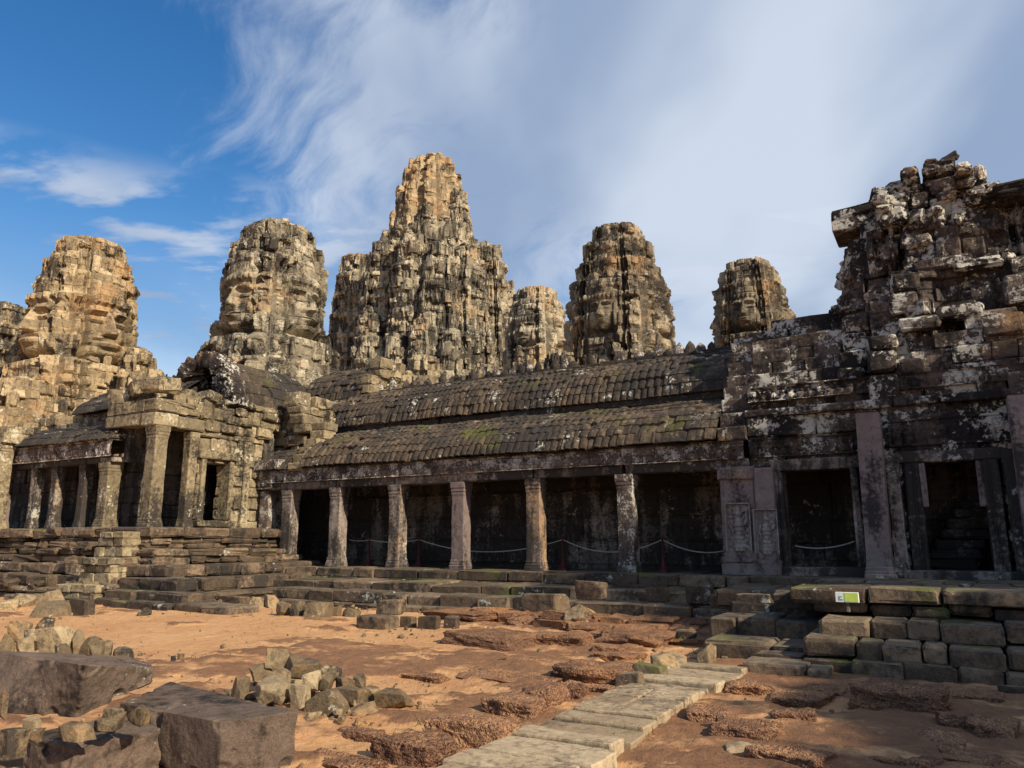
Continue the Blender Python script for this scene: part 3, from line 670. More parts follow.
def central_tower():
    d = 78; cx0 = 430
    x, y = at_tower(cx0, d, 250); root = thing('central_tower', 'tallest central temple tower with clustered turrets and a narrow orange top', 'tower', (x, y, 2))
    mb = MB()
    for (P, R, _) in tower_surface(x, y, px_prof(434, d, [(400, 62), (330, 58), (285, 54), (262, 47), (246, 42), (236, 37)], 2, 7.), 71, amp=.16, du=.12, ch=.55, bl=.95, plan='cross', th_=3.4, ledge=.05, miss=.06, erode=.6): mb.grid(P, R)
    mb.build('tower_body', M_tower, root)
    mb = MB()
    for (P, R, _) in tower_surface(x, y, px_prof(434, d, [(262, 40), (240, 38), (222, 36.5), (207, 32), (196, 29), (183, 26), (175, 23.5), (168, 21.5), (164, 20)], zrow(434, d, 275), 4.3), 73, amp=.14, du=.10, ch=.5, bl=.6, plan='ribbed', ribs=2.5, th_=2.6, miss=.08, erode=.5): mb.grid(P, R)
    zt = zrow(434, d, 166)
    for i in range(16):
        an = i / 16 * 6.28; block(mb, (x + 1.5 * math.cos(an), y + 1.5 * math.sin(an), zt + rng.uniform(-.5, .5)), (.7, .6, rng.uniform(.6, 1.2)), an, .08, .04)
    box(mb, x - 1.5, x + 1.5, y - 1.5, y + 1.5, zt - 1.5, zt)
    mb.build('upper_lantern', M_gold, root)
    # ring of turrets: (pixel x, distance, [(row, half width px)...])
    tur = [(357, 79, [(400, 26), (330, 23), (290, 20), (268, 16), (259, 11)]), (386, 73, [(400, 26), (330, 24), (280, 21), (256, 17), (244, 12)]),
           (411, 70, [(400, 24), (340, 22), (280, 19), (250, 15), (238, 9)]), (440, 69, [(400, 26), (340, 24), (290, 20), (262, 15), (248, 10)]),
           (466, 70.5, [(400, 26), (330, 23), (285, 19), (262, 14), (250, 10)]), (487, 76, [(400, 27), (330, 24), (285, 20), (262, 15), (250, 10)]),
           (503, 82, [(400, 17), (330, 14), (300, 11), (284, 7)]), (345, 84, [(400, 15), (330, 12), (300, 10), (285, 7)]),
           (403, 76, [(300, 14), (240, 11), (215, 9), (198, 5)]), (424, 74, [(300, 14), (250, 11), (226, 9), (210, 5)]), (458, 76, [(300, 14), (250, 12), (215, 10), (192, 5)]),
           (447, 74, [(300, 13), (255, 10), (232, 8), (220, 5)]), (372, 71, [(400, 17), (350, 15), (325, 11), (312, 6)]), (480, 70, [(400, 18), (350, 15), (322, 11), (308, 6)]),
           (425, 66.5, [(400, 17), (360, 15), (330, 11), (318, 6)]), (452, 66, [(400, 14), (370, 12), (345, 9), (335, 5)]), (396, 67, [(400, 14), (370, 12), (350, 9), (340, 5)])]
    for i, (cx, dd, tab) in enumerate(tur):
        tx, ty = at_tower(cx, dd, 300); mb = MB()
        zl = 2 if tab[0][0] > 350 else zrow(cx, dd, tab[0][0] + 10)
        for (P, R, _) in tower_surface(tx, ty, px_prof(cx, dd, tab, zl, tab[0][1] / F * dd), 80 + i * 3, amp=.12, du=.09, ch=.48, bl=.8, rot=math.radians((i * 23) % 45), plan='cross', th_=2.3, ledge=.09, miss=.09, erode=.4): mb.grid(P, R)
        zt = zrow(cx, dd, tab[-1][0])
        for (y_, hw_) in tab[-3:]:
            zz_ = zrow(cx, dd, y_); wr_ = hw_ / F * dd
            for q in range(9):
                an = rng.uniform(0, 6.28); block(mb, (tx + wr_ * math.cos(an), ty + wr_ * math.sin(an), zz_ - rng.uniform(.2, 1.4)), (rng.uniform(.5, 1.), rng.uniform(.5, .9), rng.uniform(.6, 1.5)), an, .08, .05)
        for q in range(5): block(mb, (tx + rng.uniform(-.4, .4), ty + rng.uniform(-.4, .4), zt + rng.uniform(-.5, .2)), (.7, .6, rng.uniform(.5, 1.1)), rng.uniform(0, 3), .07, .04)
        box(mb, tx - .5, tx + .5, ty - .5, ty + .5, zt - 1.2, zt - .2)
        mb.build('turret', M_tower, root)
    # dark chapel doorways and a pillared porch window on the flank
    for (px_, py_, dd, w, h) in ((417, 265, 69.8, 7, 24), (357, 338, 76.8, 17, 26)):
        p = atd(px_, py_, dd); s = dd / F; mb = MB(); wx, hz = w * s / 2, h * s / 2
        box(mb, p[0] - wx - .3, p[0] - wx, p[1] - .3, p[1] + 2.6, p[2] - hz, p[2] + hz); box(mb, p[0] + wx, p[0] + wx + .3, p[1] - .3, p[1] + 2.6, p[2] - hz, p[2] + hz)
        box(mb, p[0] - wx - .5, p[0] + wx + .5, p[1] - .45, p[1] + 2.4, p[2] + hz, p[2] + hz + .5); box(mb, p[0] - wx - .5, p[0] + wx + .5, p[1] - .45, p[1] + 2.4, p[2] - hz - .4, p[2] - hz)
        if w > 15:
            for q in (-.5, 0, .5): box(mb, p[0] + q * wx - .16, p[0] + q * wx + .16, p[1], p[1] + .3, p[2] - hz, p[2] + hz)
        mb.build('doorway', M_tower, root)
central_tower()

# ruined pavilions of the inner gallery, seen over the roofs
def ruin(label, px_, dist, tab, zl, seed, mat, **kw):
    x, y = at_tower(px_, dist, 380)
    return put_tower('ruined_pavilion', label, x, y, px_prof(px_, dist, tab, zl, tab[0][1] / F * dist), seed, mat, group='ruined pavilions behind the gallery', plan='ribbed', ribs=2, amp=.13, bl=.6, miss=.08, erode=.3, **kw)
ruin('low broken pavilion with jagged top at the foot of the central tower, left side', 376, 37, [(430, 32), (398, 30), (384, 24), (372, 14), (362, 8)], 3, 101, M_tower)
ruin('small crumbling pavilion peeping over the roof ridge below the middle of the central tower', 425, 40, [(420, 24), (392, 22), (378, 17), (364, 10), (358, 6)], 3, 103, M_mid)
ruin('low grey ruin over the roof ridge just left of the small slim tower', 488, 44, [(410, 30), (384, 28), (374, 20), (368, 12)], 3, 105, M_grey)
ruin('tiny broken gable above the roof ridge in front of the brown face tower', 560, 38, [(400, 16), (372, 14), (360, 9), (354, 5)], 3, 107, M_grey)
ruin('golden ruined mass below the ochre face tower at far left', 24, 34, [(470, 46), (440, 42), (415, 36), (396, 27), (380, 16)], 2, 109, M_gold)
ruin('stepped broken shoulder wall right of the ochre face tower', 138, 40, [(430, 20), (400, 18), (372, 15), (358, 11), (350, 7)], 2, 111, M_gold)

# ------------------------------------------------------------------ the long gallery
FL = .85
def vault(y0, z0, y1, z1, n=14, bul=.16):
    out = []
    for i in range(n + 1):
        t = i / n; a = t * math.pi / 2
        yy = y0 + (y1 - y0) * (1 - math.cos(a)) * .75 + (y1 - y0) * t * .25
        zz = z0 + (z1 - z0) * (math.sin(a) * .62 + t * .38)
        out.append((yy, zz))
    return out
gal = thing('gallery', 'long stone gallery with seven square pillars and two tiers of ribbed tile roof', 'gallery', (-12, 20, FL))
COLX = [-19.65, -17.45, -15.0, -12.65, -10.15, -7.43]
for i, x in enumerate(COLX):
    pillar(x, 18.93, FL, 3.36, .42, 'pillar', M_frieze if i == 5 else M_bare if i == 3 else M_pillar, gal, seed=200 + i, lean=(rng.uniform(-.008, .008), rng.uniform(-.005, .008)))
for i, x in enumerate([-18.6, -16.2, -13.8, -11.4, -8.8, -6.0]):
    pillar(x, 23.2, FL, 3.7, .42, 'inner_pillar', M_back, gal, seed=230 + i)
mb = MB()
box(mb, -24, -4.2, 21.62, 21.95, FL - .3, 5.5); masonry(mb, -23.6, -4.3, FL - .3, 5.6, XF_front(21.55), depth=.6, ch=.42, bl=.9, jit=.012)
mb.build('back_wall', M_back, gal)
mb = MB()
for q in range(3): relief_band(mb, -20.4, -4.4, FL + .15 + .72 * q, FL + .85 + .72 * q, 21.50, seed=70 + q * 7, step=.035, depth=.05, thick=.1)
mb.build('bas_relief', M_relief, gal)
mb = MB()
xs = [-20.6] + COLX[1:] + [-4.2]
for i in range(len(xs) - 1): box(mb, xs[i], xs[i + 1] - .01, 18.72, 19.2, 3.36, 3.60 + .02 * (i % 2), rng.random(), .008)
mb.build('lintel', M_pillar, gal)
mb = MB(); relief_band(mb, -20.6, -4.3, 3.6, 4.06, 18.66, seed=3)
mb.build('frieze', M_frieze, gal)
mb = MB()
tile_roof(mb, -18.85, -4.9, vault(18.46, 4.06, 21.0, 5.5), seed=5, smooth_from=-8.2)
mb.grid(np.array([[[x, 18.5, 4.03], [x, 21.2, 4.03]] for x in (-20.0, -4.6)]), .5, flip=True)
mb.build('lower_roof', M_roof, gal)
mb = MB(); tile_roof(mb, -21.0, -19.45, vault(18.5, 4.06, 20.6, 5.15), seed=6, amp=.03, wear=.05); mb.build('lower_roof', M_roofd, gal)
mb = MB()
masonry(mb, -20.2, -4.8, 5.30, 5.54, XF_front(21.15), depth=.5, ch=.24, bl=.9, jit=.03)
masonry(mb, -20.2, -4.8, 5.54, 5.76, XF_front(20.98), depth=.7, ch=.24, bl=1.1, jit=.03)
mb.build('attic_band', M_roofd, gal)
mb = MB(); tile_roof(mb, -20.0, -4.9, vault(20.92, 5.76, 23.0, 7.38), seed=9, smooth_from=-7.5)
tile_roof(mb, -20.0, -4.9, [(2 * 23.0 - a + .02, z - .02) for a, z in vault(20.92, 5.76, 23.0, 7.36)], seed=19, step=.09)
mb.build('upper_roof', M_roof, gal)
mb = MB()
for i in range(24):
    x = -19.9 + i * .63
    box(mb, x, x + .62, 22.85, 23.2, 7.28, 7.46 + .05 * rng.random(), rng.random(), .012)
mb.build('ridge_beam', M_roofd, gal)
def finial(x, y, z, h, w, parent, mat):
    """leaf shaped ridge stone"""
    mb = MB(); n = 9; P = np.zeros((12, n, 3))
    for j in range(n):
        t = j / (n - 1); wd = w * .5 * (math.sin(math.pi * min(.98, .25 + .73 * t)) ** .8); 
        for i in range(12):
            a = i / 12 * 2 * math.pi; P[i, j] = (x + wd * math.cos(a), y + .6 * wd * math.sin(a), z + h * t)
    q = P.reshape(-1, 3); q = q + (fbm(q * 6, 3, int(x * 50) % 97) * .035)[:, None]
    mb.grid(q.reshape(P.shape), rng.random(), wrap=True); mb.build('finial', mat, parent)
for i in range(44):
    x = -19.7 + i * .34
    if rng.random() < (.85 if x > -10.2 else .65): finial(x, 23.0 + rng.uniform(-.03, .03), 7.38, rng.uniform(.30, .58), rng.uniform(.28, .42), gal, M_frieze if i % 2 else M_roofd)
# end pier of stacked stones where the roofs meet the right pavilion
mb = MB()
masonry(mb, -4.95, -4.25, 4.05, 7.2, XF_front(18.75), depth=.6, ch=.36, bl=.7, jit=.05, face=lambda a, z: -max(0, (z - 4.3)) * .78)
mb.build('gable_pier', M_near, gal)
mb = MB()
masonry(mb, -19.5, -18.85, 3.95, 5.75, XF_front(18.55), depth=.65, ch=.32, bl=.6, jit=.07, face=lambda a, z: -max(0, z - 4.1) * .75)
mb.build('gable_pier', M_mid, gal)
mb = MB(); masonry(mb, -20.6, -2.0, 0, FL - .01, XF_front(18.9), depth=5.2, ch=.5, bl=1.4, jit=.01); mb.build('floor', M_step, gal)

# stepped stone plinth in front of the gallery
pl = thing('stepped_plinth', 'mossy stone plinth of three long steps below the gallery pillars', 'steps', (-10, 16.5, 0))
def step_row(parent, x0, x1, yf, z0, z1, depth=1.6, bl=1.1, jit=.04, mat=M_step, gap=.016, rough=.009, chf=.024):
    mb = MB(); a = x0
    while a < x1 - .05:
        w = bl * rng.uniform(.6, 1.5)
        if x1 - a - w < .35 * bl: w = x1 - a
        block(mb, (a + w / 2, yf + depth / 2 + rng.normal(0, jit), (z0 + z1) / 2 + rng.normal(0, .014)), (w - gap, depth, z1 - z0), rng.normal(0, .010), chf, rough, tilt=(rng.normal(0, .004), rng.normal(0, .008)))
        a += w
    return mb.build('step', mat, parent)
step_row(pl, -19.2, -4.2, 17.75, .60, .86, 1.4)
step_row(pl, -19.2, -4.0, 17.55, .42, .60, 1.4)
step_row(pl, -17.6, -4.0, 16.35, .32, .58, 1.5)
step_row(pl, -16.6, -3.9, 15.45, .08, .36, 1.4)
step_row(pl, -9.4, -3.7, 14.3, -.1, .20, 1.0, .8, .10, mat=M_lat, rough=.03, chf=.06); step_row(pl, -8.0, -3.5, 13.5, -.1, .13, .9, .7, .12, mat=M_lat, rough=.03, chf=.06); step_row(pl, -5.9, -3.6, 12.5, -.1, .10, .8, .6, .12, mat=M_lat, rough=.03, chf=.06)
step_row(pl, -16.2, -4.4, 15.1, -.1, .12, 1.4)

# ------------------------------------------------------------------ rope barrier inside the gallery
posts = []
def stanchion(px_, py_, lab):
    p = atY(px_, py_, 20.0); x = float(p[0]); root = thing('rope_post', lab, 'post', (x, 20.0, FL), 'red rope posts in the gallery')
    mb = MB(); prof = [(0, .17), (.03, .17), (.05, .15), (.12, .09), (.22, .05), (.30, .033), (.84, .03), (.86, .045), (.90, .045), (.93, .01)]
    P = np.zeros((14, len(prof), 3))
    for j, (h, r) in enumerate(prof):
        for i in range(14): a = i / 14 * 6.2832; P[i, j] = (x + r * math.cos(a), 20 + r * math.sin(a), FL + h)
    mb.grid(P[:, :6], .5, wrap=True); mb.build('base', M_red, root, smooth=True)
    mb = MB(); mb.grid(P[:, 5:], .5, wrap=True); mb.build('pole', M_red, root, smooth=True)
    posts.append(x)
stanchion(369, 552, 'red rope post in the second dark bay from the left')
stanchion(419, 552, 'red rope post in the bay left of the yellowish pillar')
stanchion(563, 553, 'red rope post just right of the middle pale pillar')
stanchion(663, 553, 'red rope post in the wide bay beside the lichen speckled pillar')
def rope(x0, z0, x1, z1, sag, lab, y=20.0):
    n = 24; mb = MB(); P = np.zeros((6, n, 3))
    for j in range(n):
        t = j / (n - 1); zc = z0 + (z1 - z0) * t - sag * 4 * t * (1 - t)
        for i in range(6): a = i / 6 * 6.2832; P[i, j] = (x0 + (x1 - x0) * t, y + .016 * math.cos(a), zc + .016 * math.sin(a))
    mb.grid(P, .5, wrap=True); tag(mb.build('rope', M_rope, loc=((x0 + x1) / 2, y, min(z0, z1) - sag), smooth=True), lab, 'rope', 'ropes of the gallery barrier')
zt = FL + .84
rope(-17.9, zt, posts[0], zt, .04, 'pale rope from the second pillar to the leftmost red post')
rope(posts[0], zt, posts[1], zt, .08, 'nearly straight rope between the two leftmost red posts')
rope(posts[1], zt, posts[2], zt, .36, 'sagging rope passing behind the yellowish and the middle pillars')
rope(posts[2], zt, posts[3], zt, .34, 'sagging rope between the two right red posts')
rope(posts[3], zt, -4.7, zt - .1, .28, 'rope from the rightmost red post to the carved pilaster')
rope(-3.4, zt - .15, -2.1, zt - .05, .10, 'pale rope across the square opening left of the tall bare pillar', 19.3)

# ------------------------------------------------------------------ right pavilion with its broken tower
pav = thing('entrance_pavilion', 'dark lichen covered entrance pavilion at right with doorway, bare pillars and high broken masonry', 'temple building', (0, 20, FL))
holes = [(-3.5, -2.0, 1.08, 3.28), (-.62, .56, 1.05, 3.32)]
mb = MB()
masonry(mb, -4.1, 5.0, FL - .1, 3.4, XF_front(18.95), depth=.55, ch=.40, bl=.7, holes=[(-3.62, -1.9, .8, 3.4), (-.95, .9, .8, 3.4)], jit=.03)
masonry(mb, -4.25, 5.0, 3.4, 4.6, XF_front(18.9), depth=.7, ch=.36, bl=.8, jit=.05)
masonry(mb, -4.3, 5.0, 4.6, 4.78, XF_front(18.74), depth=.9, ch=.18, bl=1.0, jit=.03)
masonry(mb, -4.3, -1.2, 4.78, 6.9, XF_front(19.0), depth=.9, ch=.34, bl=.75, jit=.06, face=lambda a, z: -(z - 4.78) * .72 + .1 * math.sin(z * 5), miss=.02)
masonry(mb, -4.6, -1.6, 6.75, 7.95, XF_front(20.8), depth=1.2, ch=.34, bl=.8, jit=.06, face=lambda a, z: -(z - 6.7) * .7, top=lambda a: 7.35 + .2 * (a + 4.5))
masonry(mb, -1.35, 4.8, 4.78, 8.4, XF_front(19.05), depth=1.0, ch=.36, bl=.75, holes=[(-.1, .78, 7.05, 7.75)], jit=.07, face=lambda a, z: -(z - 4.78) * .30 + .12 * math.sin(a * 1.9 + z), miss=.012, top=lambda a: 8.5 - .12 * abs(a) + .5 * math.sin(a * 2.2))
mb.build('front_wall', M_near, pav)
mb = MB()
masonry(mb, 19.3, 26, FL, 7.2, XF_left(-1.9), depth=.6, ch=.4, bl=.8, jit=.06) if False else None
box(mb, -4.2, 5, 21.5, 21.85, FL - .3, 4.6); box(mb, 4.9, 5.2, 18.5, 21.8, FL - .3, 4.6); masonry(mb, -4.2, 5.0, FL - .2, 4.5, XF_front(21.4), depth=.5, ch=.5, bl=1.2, jit=.02)
mb.build('inner_wall', M_back, pav)
mb = MB(); box(mb, -4.2, 5, 19.2, 21.4, 4.3, 4.5); box(mb, -1.3, 4.9, 20.3, 23.0, 4.8, 8.0); mb.build('ceiling_slab', M_back, pav)
mb = MB(); box(mb, -2.2, 4.9, 17.6, 21.4, FL - .4, FL - .004); box(mb, -4.2, -1.9, 18.0, 21.4, FL - .3, FL + .02); mb.build('floor', M_step, pav)
mb = MB(); relief_band(mb, -4.1, -1.9, 3.62, 4.05, 18.84, seed=61); relief_band(mb, -1.15, 1.05, 3.70, 4.3, 18.84, seed=63); mb.build('carved_band', M_near, pav)
mb = MB(); relief_band(mb, -4.2, 4.9, 5.0, 5.35, 19.0, seed=65, thick=.3); mb.build('carved_band', M_near, pav)
# door frames: jambs, lintel, sill, mouldings
for (xa, xb, za, zb, xo) in ((-.62, .56, 1.05, 3.32, .30), (-3.5, -2.0, 1.08, 3.28, .12)):
    mb = MB(); box(mb, xa - xo - .1, xb + xo + .1, 18.76, 19.45, zb + .002, zb + .26, .5); fr_ = mb.build('door_frame', M_pillar, pav)
    mb = MB()
    for q in (.05, .11): box(mb, xa - q - .03, xa - q, 18.765, 18.81, za, zb, .5)
    box(mb, xa - xo, xa, 18.80, 19.45, za - .1, zb, .4); mb.build('jamb', M_pillar, fr_)
    mb = MB()
    for q in (.05, .11): box(mb, xb + q, xb + q + .03, 18.765, 18.81, za, zb, .5)
    box(mb, xb, xb + xo, 18.80, 19.45, za - .1, zb, .6); mb.build('jamb', M_pillar, fr_)
    mb = MB(); box(mb, xa - xo - .1, xb + xo + .1, 18.6, 19.5, za - .24, za, .45); mb.build('sill', M_pillar, fr_)
    if xo > .2:
        mb = MB(); box(mb, -.62, -.50, 18.79, 19.1, 2.35, 3.32, .7); mb.build('hanging_slab', M_bare, fr_)
        mb = MB(); box(mb, .45, .56, 18.79, 19.1, 2.35, 3.32, .7); mb.build('hanging_slab', M_bare, fr_)
# stones fallen inside the dark doorway
mb = MB()
for k in range(7): block(mb, (-.25 + .11 * k, 20.6, 1.15 + .22 * k), (1.1 - .05 * k, .6, .2), .05 * k, .03, .02)
mb.build('inner_steps', M_back, pav)
# bare free-standing pillars with worn tops
pillar(-1.52, 18.25, FL, 4.42, .50, 'bare_pillar', M_bare, pav, seed=301, lean=(.012, .01), broken=True)
pillar(1.36, 18.25, FL, 4.55, .52, 'bare_pillar', M_bare, pav, seed=302, lean=(0, .01), broken=True)
pillar(-1.12, 18.62, FL, 3.5, .26, 'colonnette', M_pillar, pav, seed=303)
pillar(1.05, 18.62, FL, 3.5, .24, 'colonnette', M_pillar, pav, seed=304)
# wide pilasters with carved dancers in shallow niches
def devata(mb, x, y, z, h):
    """small standing figure in low relief, facing -Y"""
    sk = [(0, .50, .0, .11, .055), (0, .40, .0, .085, .05), (0, .60, .0, .12, .06), (0, .70, .0, .10, .055), (0, .80, .0, .045, .04), (0, .87, .0, .065, .055), (0, .97, 0, .05, .04), (0, 1.05, 0, .025, .03),
          (0, .30, 0, .13, .05), (0, .20, 0, .14, .045), (0, .10, 0, .15, .045), (-.05, .02, 0, .06, .05), (.05, .02, 0, .06, .05), (-.15, .66, 0, .04, .04), (-.18, .55, 0, .035, .035), (-.15, .45, 0, .03, .03), (.15, .66, 0, .04, .04), (.2, .72, 0, .035, .035), (.19, .82, 0, .03, .03)]
    zz = np.linspace(0, 1.12, 46); xx = np.linspace(-.3, .3, 26); X, Z = np.meshgrid(xx, zz, indexing='ij'); d = np.zeros_like(X)
    for (cx, cz, _, rx, dep) in sk: d = np.maximum(d, dep * np.sqrt(np.clip(1 - ((X - cx) / rx) ** 2 - ((Z - cz) / .085) ** 2, 0, 1)))
    d += np.where((np.abs(X) > .26) | (Z > 1.09), .05, 0) + .006 * fbm(np.stack([X.ravel() * 20, Z.ravel() * 20, 0 * X.ravel()], -1), 3, 5).reshape(X.shape)
    mb.grid(np.stack([x + X * h, y - d * h * 2.3, z + Z * h], -1), .7)
mb = MB()
box(mb, -4.92, -4.12, 18.64, 19.2, FL, 3.36, .5); box(mb, -4.98, -4.06, 18.55, 19.1, FL + .001, FL + .28, .4); box(mb, -4.95, -4.09, 18.58, 19.1, FL + .30, FL + .42, .4); box(mb, -4.97, -4.07, 18.56, 19.1, 3.1, 3.36, .5)
mb.build('pilaster', M_bare, pav)
mb = MB(); box(mb, -4.10, -3.64, 18.56, 19.1, FL, 3.4, .55); box(mb, -4.13, -3.60, 18.50, 19.0, FL + .001, FL + .35, .4); mb.build('pilaster', M_bare, pav)
mb = MB(); devata(mb, -4.52, 18.635, 1.42, 1.0); mb.build('carved_dancer', M_carve, pav)
mb = MB(); devata(mb, -3.87, 18.555, 1.35, .92); mb.build('carved_dancer', M_carve, pav)
# the broken tower above
zt0 = 6.9
surf = tower_surface(.62, 22.7, [(6.0, 3.0), (7.2, 2.9), (8.0, 2.7), (8.6, 2.66), (9.6, 2.5), (9.95, 2.35)], 131, ch=.36, bl=.62, amp=.17, du=.05, face=(9.0, 1.1, .62), th_=1.6, sides=(3,), miss=.07, erode=.55)
mb = MB()
for (P, R, fm) in surf: mb.grid(P, R)
mb.build('tower_body', M_near, pav)
mb = MB()
def cluster(x0, x1, y0, y1, z0, z1, n, smin=.35, smax=.8):
    for i in range(n):
        z = z0 + (z1 - z0) * (i + .5) / n; sx, sy, sz = rng.uniform(smin, smax), rng.uniform(smin, smax), rng.uniform(.25, .5)
        block(mb, (rng.uniform(x0, x1), rng.uniform(y0, y1), z), (sx, sy, sz), rng.normal(0, .12), .05, .022, tilt=(rng.normal(0, .05), rng.normal(0, .05)))
box(mb, -1.4, 2.8, 20.9, 24.2, 9.5, 9.9)
box(mb, -2.15, -1.05, 21.2, 22.6, 9.9, 10.25); block(mb, (-1.6, 21.9, 10.39), (1.15, 1.3, .30), .03, .04, .02, tilt=(0, -.10))
for (xa, xb, z1) in ((-1.02, -.6, 10.2), (-.64, -.2, 10.3), (-.24, .12, 10.62), (.1, .46, 10.72), (.42, .82, 10.6), (.8, 1.15, 10.3), (1.1, 1.45, 10.0), (1.5, 2.4, 9.75), (2.3, 3.2, 9.7)):
    z = 9.4
    while z < z1:
        h = rng.uniform(.17, .30); block(mb, ((xa + xb) / 2 + rng.normal(0, .05), 20.6 + rng.normal(0, .08), z + h / 2), ((xb - xa) * rng.uniform(.85, 1.1), rng.uniform(1.2, 1.8), h - .01), rng.normal(0, .05), .05, .02, tilt=(rng.normal(0, .03), rng.normal(0, .03))); z += h
cluster(-.8, 1.5, 19.95, 20.5, 8.7, 10.2, 46, .22, .5)
block(mb, (-.88, 20.4, 10.3), (.4, .4, .45), .3, .06, .03, tilt=(.2, .3)); block(mb, (.72, 20.3, 10.85), (.4, .3, .2), .3, .04, .02, tilt=(.1, -.4))
mb.build('broken_crown', M_near, pav)
mb = MB()
for (x, z, w, h) in ((-1.15, 5.05, .62, .62), (-1.15, 5.7, .60, .50), (-1.1, 6.2, .62, .36), (-.55, 5.5, .5, .4), (-.3, 6.6, .9, .3), (.5, 6.75, 1.0, .28), (-.6, 7.15, .6, .5), (-.5, 7.7, .55, .45), (1.3, 6.3, .8, .5), (1.0, 7.9, 1.0, .25), (.3, 8.05, 1.2, .3), (1.7, 7.1, .6, .7)):
    block(mb, (x, 19.05 + (z - 4.8) * .3, z), (w, .7, h), rng.normal(0, .03), .05, .015)
for k in range(5): block(mb, (-1.9 + .05 * k, 19.4 + .25 * k, 4.95 + .5 * k), (.6, .8, .46), .02, .05, .02)
mb.build('fallen_lintel', M_near, pav)

# ------------------------------------------------------------------ right stair and its stepped flank
st = thing('stone_stair', 'broad flight of worn block steps rising to the dark doorway at right', 'steps', (0, 12, 0))
step_row(st, -1.75, 3.0, 10.55, -.12, .20, 1.2, .42, .05)
step_row(st, -1.9, 3.0, 10.72, .20, .42, 1.4, .44, .03)
step_row(st, -1.75, 3.0, 11.22, .42, .65, 1.6, .46, .03)
step_row(st, -1.9, 3.0, 11.85, .65, .80, 2.0, .6, .05)
step_row(st, -2.2, 3.0, 11.78, .80, 1.0, 1.2, .75, .03)
step_row(st, -2.3, 3.0, 12.62, .74, .93, 1.3, .6, .06)
step_row(st, -2.2, 3.0, 13.95, .70, .92, 1.2, .7, .06)
step_row(st, -2.4, 3.0, 15.2, .70, .93, 1.2, .7, .06); step_row(st, -2.4, 3.0, 16.45, .70, .90, 1.4, .7, .06)
fk = thing('stepped_plinth', 'ragged side tiers of flat slabs left of the door stair', 'steps', (-2.8, 12.5, 0))
step_row(fk, -3.35, -1.9, 11.25, -.1, .27, 1.4, .75, .03)
step_row(fk, -3.5, -1.8, 12.1, .20, .50, 1.5, .7, .05)
step_row(fk, -3.4, -2.0, 13.0, .42, .70, 1.5, .7, .06)
step_row(fk, -3.9, -2.2, 14.1, .50, .80, 2.0, .8, .06)
step_row(fk, -4.3, -2.2, 15.6, .45, .72, 2.2, .9, .05)
lo = thing('stone_slab', 'low platform of flat mossy slabs at the foot of the stair, beside the path end', 'slab', (-1.9, 10.7, 0))
mb = MB()
for (x0, x1, y0, y1, z) in ((-2.55, -1.75, 10.15, 10.75, .17), (-1.76, -1.5, 10.1, 10.7, .15), (-2.5, -1.9, 10.76, 11.2, .20), (-1.9, -.55, 10.55, 11.1, .19)): hexa(mb, boxc(x0, x1 - .01, y0, y1 - .01, -.1, z), 8, .14, .02, 5., int(x0 * 91) % 50)
for q in mb.V: pass
lo2 = mb.build('slab', M_step, lo)
sg = thing('sign_board', 'small white and yellow green sign board on the stair blocks', 'sign', (-2.0, 12, 1.0))
def sign():
    # pixel box 837..857 x 592..602
    c = atY(847, 597.3, 11.56); x, z = float(c[0]), float(c[2]); w, h = .29, .135; y = 11.56
    mb = MB(); box(mb, x - w / 2, x + w / 2, y, y + .02, z - h / 2, z + h / 2, .5, .0005, .003); mb.build('board', M_white, sg)
    mb = MB(); box(mb, x - w * .10, x + w * .47, y - .004, y + .004, z - h * .44, z + h * .44, .5, .0003, .001); mb.build('printed_panel', M_lime, sg)
    mb = MB(); box(mb, x - w * .36, x - w * .17, y - .004, y + .004, z - h * .28, z - h * .17, .5, .0003, .001); box(mb, x - w * .34, x - w * .29, y - .005, y + .003, z - h * .16, z + h * .12, .5, .0003, .001); box(mb, x - w * .28, x - w * .20, y - .005, y + .003, z + h * .02, z + h * .1, .5, .0003, .001); mb.build('printed_mark', M_green, sg)
    mb = MB(); box(mb, x - .02, x + .02, y + .02, y + .05, z - .2, z + h / 2, .5, .001, .003); mb.build('stake', M_pillar, sg)
sign()

# ------------------------------------------------------------------ left pavilion
LP = thing('entrance_pavilion', 'sunlit left entrance pavilion with side doorway, corner pillar and broken gable', 'temple building', (-22, 16, 2.05))
Z0 = 2.05
pillar(-21.25, 14.80, Z0, 5.15, .45, 'corner_pillar', M_mid, LP, seed=401)
pillar(-21.25, 16.02, Z0, 5.1, .32, 'pillar', M_mid, LP, seed=402)
pillar(-21.15, 18.15, Z0, 5.0, .28, 'pillar', M_mid, LP, seed=403)
mb = MB()
for (y0, y1, z0, z1) in ((14.45, 15.3, 5.15, 5.55), (15.3, 16.3, 5.13, 5.52)): box(mb, -21.65, -20.98, y0, y1, z0, z1, rng.random())
box(mb, -23.6, -21.66, 14.5, 15.1, 5.2, 5.6); mb.build('beam', M_mid, LP)
mb = MB()
masonry(mb, 16.2, 18.9, Z0 - .05, 5.2, XF_right(-21.1), depth=.6, ch=.38, bl=.55, holes=[(16.48, 17.42, 2.3, 4.28)], jit=.04, rough=.014, chf=.03)
masonry(mb, 14.5, 17.0, 5.55, 6.0, XF_right(-21.0), depth=.8, ch=.30, bl=.55, jit=.10, miss=.12, rough=.02, chf=.045); masonry(mb, 17.0, 19.6, 5.55, 6.35, XF_right(-21.0), depth=.8, ch=.30, bl=.55, jit=.09, miss=.05, rough=.02, chf=.045)
masonry(mb, 16.3, 19.2, 5.2, 5.55, XF_right(-21.0), depth=.8, ch=.30, bl=.55, jit=.08, rough=.02, chf=.04)
mb.build('side_wall', M_mid, LP)
mb = MB()
